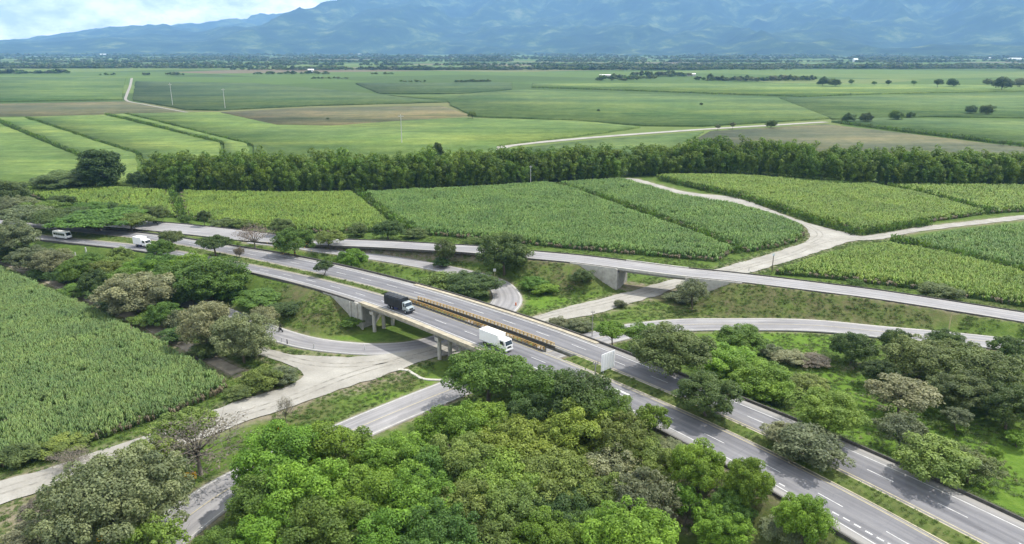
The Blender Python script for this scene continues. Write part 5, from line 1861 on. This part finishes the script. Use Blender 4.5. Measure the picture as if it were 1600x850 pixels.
WEEDS = [proto('weed_clump', weed_clump(5, M['leaf_dark'])), proto('weed_clump', weed_clump(6, M['leaf_mid'])), proto('weed_clump', weed_clump(7, M['weed'])), proto('weed_clump', weed_clump(8, M['leaf_brown'])), proto('weed_clump', weed_clump(9, M['leaf_pale']))]
ditch('weedy ditch between the left and middle cane plots', [(560, 304), (580, 320), (600, 338), (620, 352), (650, 366)], 3.0, sp=1.2)
ditch('weedy ditch left of the bright cane plot', [(268, 299), (276, 318), (286, 343)], 2.6, sp=1.4)
ditch('dark ditch across the rough cane plot', [(866, 290), (930, 309), (1010, 338), (1090, 368), (1155, 394)], 2.4, sp=1.3)
ditch('ditch between the two right-hand cane plots', [(1376, 292), (1440, 305), (1500, 321), (1548, 335)], 2.6, sp=1.4)
ditch('dark ditch between the bright wedge and the darker right-hand cane', [(1390, 380), (1480, 401), (1560, 421), (1660, 447)], 2.8, sp=1.1)
ditch('dark weedy ditch, leftmost of those on the left plain', [(-30, 182), (0, 192), (60, 218), (131, 249)], 3.0, sp=2.0)
ditch('dark weedy ditch, second from the left on the left plain', [(40, 185), (100, 205), (160, 225), (218, 243)], 2.2, sp=2.4)
ditch('dark weedy ditch, left one of the twin ditches', [(166, 181), (230, 196), (300, 215), (350, 227)], 2.8, sp=2.0)
ditch('dark weedy ditch, right one of the twin ditches', [(196, 180), (260, 195), (330, 213), (392, 228)], 2.4, sp=2.2)
ditch('long dark hedge line over the far right fields', [(830, 138), (1000, 143), (1150, 149), (1250, 153), (1330, 149)], 2.6, sp=4.0)
ditch('dark ditch before the bright wedge on the right plain', [(1310, 193), (1400, 205), (1500, 217), (1600, 230)], 3.0, sp=2.2)
ditch('brown weeds lining the gravel road by the light green cane', [(1030, 281), (1090, 295), (1160, 311), (1240, 337), (1320, 362), (1350, 366), (1450, 351)], 2.4, sp=0.9)


# ------------------------------------------------------------------ rough grass over the banks and verges
def rough_grass():
    n = 110000
    X = rng.uniform(-120, 150, n); Y = rng.uniform(70, 300, n)
    inside = np.abs(X) < Y * 0.78 + 6
    X, Y = X[inside], Y[inside]
    keep = np.ones(len(X), bool)
    i = nearest(X, Y, HWC)
    d = (X - HWC[i, 0]) * HN[i, 0] + (Y - HWC[i, 1]) * HN[i, 1]
    keep &= ~((d > D_NO[i] - 1.2) & (d < D_FO[i] + 1.2))
    for P, w in ALLROADS + [(TRACK, W_TRACK)]:
        i = nearest(X, Y, P)
        keep &= np.hypot(X - P[i, 0], Y - P[i, 1]) > w[i] + 0.9
    keep &= ~in_poly(X, Y, GRAVEL_W)
    keep &= (fbm(X / 11, Y / 11, 3, 31) > 0.40)
    X, Y = X[keep], Y[keep]
    i = nearest(X, Y, GL)
    k2 = np.hypot(X - GL[i, 0], Y - GL[i, 1]) > 0.25
    X, Y = X[k2], Y[k2]
    Z = ground_h(X, Y)
    n = len(X)
    q = rng.uniform(0.14, 0.38, n) + 0.5 * np.clip(fbm(X / 8, Y / 8, 3, 77) - 0.5, 0, 1)
    idx = np.where(rng.random(n) < 0.5, 2, rng.choice([1, 2, 3, 4], n, p=[0.45, 0.35, 0.12, 0.08]))
    o = scatter('rough_grass', np.stack([X, Y, Z - 0.05], 1), np.stack([np.zeros(n)] * 2 + [rng.uniform(0, 6.28, n)], 1), np.stack([q * 1.3, q * 1.3, q * 0.9], 1), idx, WEEDS)
    tag(o, 'rough grass and weeds on the banks and verges', 'grass', kind='stuff')


rough_grass()
# weeds in the medians
mm = np.where((HS < S_B0 - 2) | (HS > S_B1 + 2))[0]
mi = rng.choice(mm, 2200)
fr = rng.uniform(0.12, 0.88, 2200)
dd = D_NI[mi] + (D_FI[mi] - D_NI[mi]) * fr
P_ = np.stack([HWC[mi, 0] + HN[mi, 0] * dd, HWC[mi, 1] + HN[mi, 1] * dd, HWC[mi, 2] + 0.05], 1)
q = rng.uniform(0.18, 0.42, 2200)
o = scatter('median_grass', P_, np.stack([np.zeros(2200)] * 2 + [rng.uniform(0, 6.28, 2200)], 1), np.stack([q, q, q * 0.8], 1), rng.choice([2, 2, 1, 3], 2200), WEEDS)
tag(o, 'tufted grass growing along the highway median', 'grass', kind='stuff')
# ------------------------------------------------------------------ vehicles (x forward, ground at z=0)
def wheel_mesh():
    t = MB()
    prof = [(0.30, -0.14), (0.47, -0.15), (0.50, -0.08), (0.50, 0.08), (0.47, 0.15), (0.30, 0.14)]
    n = 20
    V, F = [], []
    for k in range(n):
        a = 2 * math.pi * k / n
        for r_, y in prof: V.append((r_ * math.cos(a), y, r_ * math.sin(a)))
    m = len(prof)
    for k in range(n):
        for j in range(m):
            F.append((k * m + j, k * m + (j + 1) % m, ((k + 1) % n) * m + (j + 1) % m, ((k + 1) % n) * m + j))
    tyre = t.add(V, F).mesh('tyre', M['tyre'], 0, True)
    d = MB().tube([(0, -0.10, 0), (0, 0.10, 0)], [0.31, 0.31], 16).tube([(0, -0.14, 0), (0, 0.14, 0)], [0.10, 0.10], 10)
    return tyre, d.mesh('rim', M['metal_grey'])


TYRE, RIM = wheel_mesh()


def wheel(parent, x, y, r=0.5, wide=1.0):
    w = bpy.data.objects.new('wheel', None)
    link(w, parent)
    w.location = (x, y, r)
    w.scale = (r / 0.5, wide, r / 0.5)
    obj('tyre', TYRE, w)
    obj('rim', RIM, w)


def side_prism(name, prof, y0, y1, mat, parent, bevel=0.05):
    return MB().prism(prof, y0, y1).build(name, mat, parent, bevel)


def quad(name, pts, mat, parent):
    return MB().add(pts, [(0, 1, 2, 3)]).build(name, mat, parent)


def box_truck(label, s, d, L_=8.6, cargo='box', cab='metal_white', group=None, rear_axles=1):
    p = hw_point(s, d, 0.0)
    t = empty('truck', (p[0], p[1], p[2] + 0.012), hw_head(s))
    sl = math.atan2(hw_point(s + 2, d)[2] - hw_point(s - 2, d)[2], 4)
    t.rotation_euler = (0, -sl, hw_head(s))
    tag(t, label, 'truck', group)
    x0, x1 = -L_ / 2, L_ / 2
    cl = 2.1                                   # cab length
    xc = x1 - cl
    W = 1.2
    MB().box(x0 + 0.1, x1 - 0.5, -0.42, -0.28, 0.62, 0.86).box(x0 + 0.1, x1 - 0.5, 0.28, 0.42, 0.62, 0.86).box(x0 + 0.3, x0 + 0.5, -0.42, 0.42, 0.64, 0.84).box(-0.2, 0.0, -0.42, 0.42, 0.64, 0.84).build('chassis', M['metal_dark'], t)
    if cargo == 'box':
        b = MB().box(x0, xc - 0.15, -W, W, 0.95, 3.45).build('cargo_box', M['metal_white'], t, 0.04)
        MB().box(x0 - 0.02, xc - 0.13, -W - 0.02, W + 0.02, 3.40, 3.50).build('roof_trim', M['metal_white'], b, 0.02)
        for y in (-W - 0.012, W + 0.012):
            MB().box(x0 + 0.05, xc - 0.2, y - 0.012, y + 0.012, 0.95, 1.10).build('side_skirt', M['metal_grey'], b)
        for y in (-0.6, 0.6):
            MB().box(x0 - 0.03, x0 + 0.01, y - 0.56, y + 0.56, 1.0, 3.35).build('rear_door', M['metal_white'], b, 0.01)
    else:
        # bed with hoops under a sagging black tarpaulin
        MB().box(x0, xc - 0.2, -W, W, 0.95, 1.15).build('cargo_bed', M['metal_dark'], t, 0.02)
        n, m = 22, 13
        V, F = [], []
        r_ = np.random.default_rng(4)
        for i in range(n):
            x = x0 + (xc - 0.25 - x0) * i / (n - 1)
            sag = 0.05 * math.cos(i * 2 * math.pi / 4.2)
            for j in range(m):
                a = j / (m - 1)
                yy = -W - 0.03 + (2 * W + 0.06) * np.clip((a - 0.3) / 0.4, 0, 1)
                zz = 1.05 + 2.3 * np.clip(a / 0.3, 0, 1) if a < 0.5 else 1.05 + 2.3 * np.clip((1 - a) / 0.3, 0, 1)
                if 0.28 < a < 0.72: zz += 0.16 * math.sin((a - 0.28) / 0.44 * math.pi) + sag
                V.append((x, yy + r_.normal(0, 0.012), zz + r_.normal(0, 0.015)))
        for i in range(n - 1):
            for j in range(m - 1):
                F.append((i * m + j, (i + 1) * m + j, (i + 1) * m + j + 1, i * m + j + 1))
        F.append(tuple(range(m)))
        F.append(tuple((n - 1) * m + j for j in range(m)))
        b = MB().add(V, F).build('tarpaulin', M['tarp'], t, 0, False)
        for i in range(1, 6):
            x = x0 + (xc - 0.25 - x0) * i / 6
            MB().box(x - 0.03, x + 0.03, -W - 0.06, -W - 0.03, 1.1, 3.2).build('strap', M['metal_dark'], b)
    # cab
    zt = 2.75
    prof = [(xc, 0.75), (x1 - 0.12, 0.75), (x1, 0.95), (x1 - 0.02, 1.55), (x1 - 0.36, zt - 0.12), (x1 - 0.62, zt), (xc + 0.05, zt), (xc, zt - 0.1)]
    if cargo != 'box':
        prof = [(xc, 0.75), (x1 - 0.10, 0.75), (x1, 0.95), (x1 - 0.05, 1.45), (x1 - 0.85, 1.62), (x1 - 1.12, zt - 0.15), (x1 - 1.3, zt - 0.05), (xc, zt - 0.05)]
    c = side_prism('cab', prof, -1.08, 1.08, M[cab], t, 0.06)
    a_, b_ = (prof[3], prof[4]) if cargo == 'box' else (prof[4], prof[5])

    def on(u, off=0.025):
        x = a_[0] + (b_[0] - a_[0]) * u
        z = a_[1] + (b_[1] - a_[1]) * u
        nx, nz = (b_[1] - a_[1]), -(b_[0] - a_[0])
        l = math.hypot(nx, nz)
        return x + nx / l * off, z + nz / l * off
    (xa, za), (xb, zb_) = on(0.12), on(0.92)
    quad('windscreen', [(xa, -0.98, za), (xa, 0.98, za), (xb, 0.9, zb_), (xb, -0.9, zb_)], M['glass'], c)
    for sg in (-1, 1):
        y = sg * 1.09
        xq = x1 - (0.95 if cargo == 'box' else 1.5)
        quad('side_window', [(xc + 0.35, y, 1.65), (xq + 0.45, y, 1.65), (xq + 0.2, y, 2.45), (xc + 0.35, y, 2.45)], M['glass'], c)
        MB().box(x1 - 0.03, x1 + 0.04, sg * 0.78 - 0.17, sg * 0.78 + 0.17, 0.98, 1.18).build('headlight', M['lamp'], c, 0.01)
        MB().box(x1 - 0.5, x1 - 0.42, sg * 1.34 - 0.10, sg * 1.34 + 0.10, 1.75, 2.25).box(x1 - 0.48, x1 - 0.44, min(sg * 1.06, sg * 1.26), max(sg * 1.06, sg * 1.26), 2.0, 2.05).build('mirror', M['metal_dark'], c)
    MB().box(x1 - 0.25, x1 + 0.10, -1.1, 1.1, 0.5, 0.80).build('bumper', M['metal_dark'] if cargo != 'box' else M['metal_white'], t, 0.04)
    MB().box(x1 - 0.01, x1 + 0.025, -0.55, 0.55, 1.0, 1.4).build('grille', M['metal_dark'], c, 0.01)
    for sg in (-1, 1):
        wheel(t, x1 - 0.95, sg * 1.0, 0.48, 1.0)
        for q in range(rear_axles):
            wheel(t, x0 + 1.6 + 1.1 * q, sg * 0.92, 0.48, 1.8)
        MB().box(-0.9, 0.4, sg * 0.9 - 0.2, sg * 0.9 + 0.2, 0.45, 0.9).build('side_tank', M['blue_dark'], t, 0.03)
    return t


def lane(s, which, car):
    """lateral middle of a lane: which 0 = inner, 1 = outer"""
    if car == 'near':
        ni, no = np.interp(s, HS, D_NI) - 0.6, np.interp(s, HS, D_NO) + 1.85
        return ni + (no - ni) * (0.25 if which == 0 else 0.75)
    fi, fo = np.interp(s, HS, D_FI) + 0.6, np.interp(s, HS, D_FO) - 1.9
    return fi + (fo - fi) * (0.25 if which == 0 else 0.75)


s_ = to_sd(G(620, 485, 7.0))[0]
box_truck('truck with black tarpaulin cargo and grey cab on the bridge', s_, lane(s_, 1, 'near'), 8.6, 'tarp', 'cab_grey', rear_axles=2)
s_ = to_sd(G(778, 541, 7.0))[0]
box_truck('white box truck on the bridge behind the dark green tree top', s_, lane(s_, 1, 'near'), 7.9)
s_ = to_sd(G(219, 388, zhw(219)))[0]
box_truck('white box truck among the trees on the left of the highway', s_, lane(s_, 0, 'near'), 6.6)


def minibus(label, s, d):
    p = hw_point(s, d, 0.012)
    t = empty('minibus', p, hw_head(s))
    tag(t, label, 'bus')
    prof = [(-3.6, 0.45), (3.3, 0.45), (3.6, 0.7), (3.55, 1.35), (3.0, 2.55), (2.7, 2.75), (-3.5, 2.75), (-3.65, 2.5)]
    b = side_prism('body', prof, -1.05, 1.05, M['metal_white'], t, 0.09)
    for sg in (-1, 1):
        y = sg * 1.062
        for k in range(5):
            x = -3.2 + k * 1.18
            quad('side_window', [(x, y, 1.4), (x + 1.08, y, 1.4), (x + 1.08, y, 2.2), (x, y, 2.2)], M['glass'], b)
        wheel(t, 2.4, sg * 0.92, 0.42, 0.9)
        wheel(t, -2.2, sg * 0.92, 0.42, 0.9)
        MB().box(3.52, 3.63, sg * 0.75 - 0.16, sg * 0.75 + 0.16, 0.8, 1.0).build('headlight', M['lamp'], b)
    quad('windscreen', [(3.52, -0.92, 1.45), (3.52, 0.92, 1.45), (3.06, 0.85, 2.48), (3.06, -0.85, 2.48)], M['glass'], b)
    MB().box(3.4, 3.72, -1.0, 1.0, 0.42, 0.66).build('bumper', M['metal_dark'], t, 0.03)
    MB().box(-2.6, 1.8, -0.75, 0.75, 2.75, 2.83).build('roof_rack', M['metal_white'], b, 0.02)


s_ = to_sd(G(98, 374, zhw(98)))[0]
minibus('white minibus in the tree shade at the far left of the highway', s_, lane(s_, 0, 'near'))


def motorbike(label, rider_label, P, n_, k, rev=False):
    """small motorcycle and its rider on a road line"""
    t_, _ = frames(P)
    hd = math.atan2(t_[k, 1], t_[k, 0]) + (math.pi if rev else 0)
    p = np.array([P[k, 0] + frames(P)[1][k, 0] * n_, P[k, 1] + frames(P)[1][k, 1] * n_, P[k, 2] + 0.012])
    m = empty('motorcycle', p, hd)
    tag(m, label, 'motorcycle')
    for x in (-0.62, 0.66):
        wheel(m, x, 0, 0.31, 0.35)
    MB().prism([(-0.55, 0.75), (-0.1, 0.62), (0.0, 0.35), (0.28, 0.35), (0.38, 0.72), (0.30, 0.95), (0.05, 0.92), (-0.15, 0.82), (-0.75, 0.86)], -0.13, 0.13).build('body', M['metal_dark'], m, 0.03)
    MB().tube([(0.66, 0, 0.31), (0.48, 0, 0.85), (0.42, 0, 1.05)], [0.03, 0.03, 0.03], 6).build('fork', M['metal_grey'], m)
    MB().tube([(0.36, -0.34, 1.06), (0.44, -0.1, 1.05), (0.44, 0.1, 1.05), (0.36, 0.34, 1.06)], [0.018] * 4, 6).build('handlebar', M['metal_dark'], m)
    MB().box(-0.70, -0.05, -0.12, 0.12, 0.84, 0.92).build('saddle', M['black'], m, 0.03)
    # rider: one skinned body
    J = dict(pel=(-0.25, 0, 0.98), spine=(-0.20, 0, 1.22), chest=(-0.08, 0, 1.46), neck=(-0.03, 0, 1.60), head=(0.0, 0, 1.72), top=(0.01, 0, 1.82))
    names = list(J)
    V = [J[n] for n in names]
    Rr = [0.16, 0.145, 0.16, 0.06, 0.115, 0.09]
    Ed = [(0, 1), (1, 2), (2, 3), (3, 4), (4, 5)]
    for sg in (-1, 1):
        b = len(V)
        V += [(-0.07, sg * 0.19, 1.50), (0.10, sg * 0.30, 1.26), (0.36, sg * 0.30, 1.10), (0.42, sg * 0.29, 1.08)]
        Rr += [0.07, 0.052, 0.04, 0.042]
        Ed += [(2, b), (b, b + 1), (b + 1, b + 2), (b + 2, b + 3)]
        b = len(V)
        V += [(-0.22, sg * 0.12, 0.95), (0.20, sg * 0.20, 0.86), (0.02, sg * 0.19, 0.42), (0.16, sg * 0.19, 0.37)]
        Rr += [0.095, 0.07, 0.05, 0.045]
        Ed += [(0, b), (b, b + 1), (b + 1, b + 2), (b + 2, b + 3)]
    me = bpy.data.meshes.new('person')
    me.from_pydata(V, Ed, [])
    me.materials.append(M['cloth_dark'])
    r_ = obj('person', me)
    r_.location = p
    r_.rotation_euler = (0, 0, hd)
    md = r_.modifiers.new('skin', 'SKIN')
    for i, v in enumerate(me.skin_vertices[0].data):
        v.radius = (Rr[i], Rr[i])
        v.use_root = i == 0
    sb = r_.modifiers.new('sub', 'SUBSURF')
    sb.levels = sb.render_levels = 1
    tag(r_, rider_label, 'person')
    h = MB().tube([(0.0, 0, 1.66), (0.0, 0, 1.74), (0.0, 0, 1.82), (0.0, 0, 1.87)], [0.135, 0.145, 0.11, 0.03], 10).build('helmet', M['black'], r_, 0, True)


k_ = int(np.argmin(np.hypot(*(LOOP[:, :2] - G(437, 520, 0.2)[:2]).T)))
motorbike('motorcycle on the loop road below the highway bank', 'dark-clothed person riding the motorcycle on the loop road', LOOP, -1.6, k_, True)
k_ = int(np.argmin(np.hypot(*(RAMP[:, :2] - G(238, 352, 2.0)[:2]).T)))
motorbike('motorcycle at the start of the pale ramp road', 'dark-clothed person riding the motorcycle on the ramp road', RAMP, 2.5, k_)


# ------------------------------------------------------------------ signs, posts, poles
def panel_sign(label, px, py, z, wpx, hm, head, ribs, mat):
    p = G(px, py, z)
    g = gz(p[0], p[1])
    w = wpx * mpp(p)
    t = empty('road_sign', (p[0], p[1], g), head)
    tag(t, label, 'road sign')
    z0 = z - g - hm / 2
    for k in range(4):
        a = -w / 2 + w * k / 4
        MB().box(a + 0.01, a + w / 4 - 0.01, -0.03, 0.03, z0, z0 + hm).build('panel', mat, t)
    for k in range(ribs):
        a = -w / 2 + w * (k + 0.5) / ribs
        MB().box(a - 0.05, a + 0.05, -0.12, -0.032, z0 + 0.05, z0 + hm - 0.05).build('rib', M['metal_white'], t)
    for a in (-w * 0.28, w * 0.28):
        MB().tube([(a, 0.14, -0.3), (a, 0.14, z0 + hm - 0.2)], [0.09, 0.09], 8).build('post', M['metal_grey'], t)
    return t


s_, d_ = to_sd(G(948, 583, 6.7))
p_ = hw_point(s_, (np.interp(s_, HS, D_NI) + np.interp(s_, HS, D_FI)) / 2)
pp = panel_sign('back of a large white panel sign standing in the median', 959, 563, p_[2] + 2.5, 31, 3.6, rad(41), 5, M['panel'])
pp.location = (p_[0], p_[1], p_[2] - 0.1)


def post_at(name, label, cat, px, py, h, r, mat, group=None, arm=0.0, top=None, dz=0.0):
    p = G(px, py, 0)
    if p[1] < 420:
        g = 0
        for _ in range(4):
            p = G(px, py, g + dz); g = gz(p[0], p[1])
    else: g = 0
    t = empty(name, (p[0], p[1], g))
    tag(t, label, cat, group)
    MB().tube([(0, 0, -0.3), (0, 0, h)], [r * 1.25, r * 0.8], 10).build('shaft', M[mat], t)
    if arm:
        MB().box(-arm / 2, arm / 2, -r * 0.8, r * 0.8, h * 0.93, h * 0.93 + r * 1.6).build('crossarm', M[mat], t)
        for k in (-0.42, 0, 0.42):
            MB().tube([(arm * k, 0, h * 0.93 + r), (arm * k, 0, h * 0.93 + r * 4)], [r * 0.5, r * 0.35], 6).build('insulator', M['concrete_dark_shade'], t)
    if top == 'plate':
        MB().box(-0.42, 0.42, -0.03, 0.03, h - 0.15, h + 0.75).build('plate', M['metal_white'], t, 0.01)
    return t


post_at('utility_pole', 'tall thin white pole in the field behind the bamboo', 'pole', 628, 226, 22, 0.26, 'pole_pale', arm=4.0)
post_at('utility_pole', 'faint thin pole on the left plain, right one of two', 'pole', 352, 171, 24, 0.28, 'pole_pale', arm=4.0)
post_at('utility_pole', 'faint thin pole on the left plain, left one of two', 'pole', 270, 166, 28, 0.3, 'pole_pale', arm=4.0)
post_at('utility_pole', 'slender pale pole in front of the bamboo near the middle', 'pole', 829, 292, 11, 0.14, 'pole_pale', arm=1.6)
post_at('sign_post', 'small signpost at the gravel road above the ramp', 'signpost', 1206, 425, 5.5, 0.13, 'bark', top='plate')
post_at('sign_post', 'low signpost beside the gravel road left of the small one', 'signpost', 1170, 424, 1.2, 0.1, 'concrete')
post_at('lamp_post', 'pale yellowish pole between ramp and slip road at the right', 'pole', 1482, 517, 5.0, 0.11, 'paint_yellow')
post_at('lamp_post', 'slim pole at the bend of the loop road', 'pole', 773, 436, 2.6, 0.09, 'paint_yellow', top='plate')
post_at('utility_pole', 'grey post beside the highway near the white panel sign', 'pole', 929, 612, 6.5, 0.14, 'concrete', arm=1.0, dz=0.5)
post_at('utility_pole', 'slender pole at the far highway edge behind the pale scrub', 'pole', 925, 527, 7.0, 0.09, 'concrete', arm=1.0)
for k, (x, y, lab) in enumerate(((441, 535, 'white marker post on the loop road, nearest the hedge'), (491, 545, 'white marker post on the loop road, middle one'), (570, 547, 'white marker post on the loop road, nearest the bridge'), (449, 538, 'dark marker post on the loop road verge'))):
    post_at('marker_post', lab, 'post', x, y, 1.3, 0.12, 'black' if 'dark' in lab else 'paint_white', group='marker posts along the loop road')
post_at('marker_post', 'white marker post beside the highway right of the minibus', 'post', 134, 390, 2.2, 0.22, 'paint_white', group='marker posts along the highway')
post_at('marker_post', 'white marker post inside the hedge below the minibus', 'post', 119, 405, 2.4, 0.2, 'paint_white', group='marker posts along the highway')
post_at('marker_post', 'small orange marker at the bend of the loop road', 'post', 806, 478, 1.0, 0.2, 'orange')


def chevron_sign(label, px, py, head, h=2.0, sz=0.9):
    p = G(px, py, 0.0)
    t = empty('warning_sign', (p[0], p[1], gz(p[0], p[1])), head)
    tag(t, label, 'road sign')
    for a in (-sz * 0.55, sz * 0.55):
        MB().tube([(a, 0.05, -0.2), (a, 0.05, h + 0.2)], [0.05, 0.05], 8).build('post', M['metal_grey'], t)
        b = MB().box(a - sz / 2 + 0.03, a + sz / 2 - 0.03, -0.025, 0.025, h - 0.3, h + 0.9).build('plate', M['sign_yellow'], t, 0.01)
        s = sz * 0.24
        zc = h + 0.3
        MB().add([(a - s, -0.032, zc + s * 1.6), (a - s * 0.2, -0.032, zc + s * 1.6), (a + s, -0.032, zc), (a - s * 0.2, -0.032, zc - s * 1.6), (a - s, -0.032, zc - s * 1.6), (a + s * 0.2, -0.032, zc)], [(0, 1, 2, 5), (5, 2, 3, 4)]).build('chevron', M['black'], b)
    return t


chevron_sign('yellow warning sign with black mark beside the slip road at the huge tree', 299, 758, rad(10), 1.6, 0.95)
chevron_sign('yellow sign at the bottom edge under the huge grey-olive tree', 166, 858, rad(20), 1.9, 0.95)
chevron_sign('small yellow sign on the verge at the upper rim of the grove', 438, 682, rad(10), 1.6, 0.6)


# ------------------------------------------------------------------ far buildings
def shed(label, px, py, w, d, h, wall, roof, group='pale buildings at the foot of the mountains'):
    p = G(px, py, 0)
    t = empty('building', (p[0], p[1], -0.3), rng.uniform(-0.2, 0.2))
    tag(t, label, 'building', group)
    MB().box(-w / 2, w / 2, -d / 2, d / 2, 0, h).build('wall', M[wall], t)
    MB().add([(-w / 2 - 1, -d / 2 - 1, h), (w / 2 + 1, -d / 2 - 1, h), (w / 2 + 1, d / 2 + 1, h), (-w / 2 - 1, d / 2 + 1, h), (-w / 2 - 1, 0, h * 1.35), (w / 2 + 1, 0, h * 1.35)],
             [(0, 1, 5, 4), (3, 4, 5, 2), (0, 4, 3), (1, 2, 5), (0, 3, 2, 1)]).build('roof', M[roof], t)
    MB().box(-w * 0.06, w * 0.06, -d / 2 - 0.3, -d / 2 + 0.1, 0, h * 0.7).build('door', M['metal_grey'], t)


shed('long white shed roof far left at the mountain foot', 160 + 0, 87.2, 95, 40, 14, 'roof_white', 'roof_white')
shed('short white shed on the left below the mountains', 152, 85.6, 60, 40, 16, 'wall_pale', 'roof_white')
shed('white factory hall, left one of the row left of the middle', 308, 84.6, 150, 50, 18, 'roof_white', 'roof_white')
shed('white factory hall, middle one of the row left of the middle', 345, 85.0, 110, 50, 16, 'wall_pale', 'roof_white')
shed('white factory hall, right one of the row left of the middle', 372, 84.8, 120, 50, 16, 'roof_white', 'roof_white')
shed('pale hall under the mountain foot near the photo centre', 562, 86.4, 90, 40, 12, 'wall_pale', 'roof_white')
shed('white hall at the mountain foot right of the middle', 1042, 84.6, 150, 50, 18, 'roof_white', 'roof_white')
shed('pale hall right beside the white hall right of the middle', 1062, 84.8, 60, 40, 16, 'wall_pale', 'roof_red')
shed('long white roof near the right edge below the mountains', 1585, 93.5, 70, 30, 9, 'roof_white', 'roof_white')
shed('white roof left of the long one near the right edge', 1545, 92.5, 60, 30, 9, 'wall_pale', 'roof_white')
shed('small white house among the far trees left of centre', 486, 112.5, 16, 10, 7, 'roof_white', 'roof_white', 'farm houses on the plain')
shed('long pale greenhouse roof behind the right-hand clump', 948, 119.5, 34, 14, 4, 'wall_pale', 'roof_white', 'farm houses on the plain')
shed('small pale house among the right-hand wood', 1080, 118.5, 20, 12, 5, 'wall_pale', 'roof_white', 'farm houses on the plain')
shed('tiny pale house in the far wood at right', 1336, 97.0, 22, 14, 14, 'roof_white', 'roof_white', 'farm houses on the plain')


# ------------------------------------------------------------------ air
hm = bpy.data.materials.new('haze')
hm.use_nodes = True
ht = hm.node_tree
ht.nodes.clear()
ho = N(ht, 'ShaderNodeOutputMaterial')
hv = N(ht, 'ShaderNodeVolumePrincipled')
hv.inputs['Color'].default_value = (0.30, 0.57, 1.0, 1)
hv.inputs['Density'].default_value = 6.0e-5
hv.inputs['Anisotropy'].default_value = 0.0
ht.links.new(hv.outputs[0], ho.inputs['Volume'])
hz_ = MB().box(-17600, 19600, -4500, 18200, -14, 2300).build('haze', hm)
tag(hz_, 'pale blue haze over the plain and the mountains', 'haze', kind='stuff')
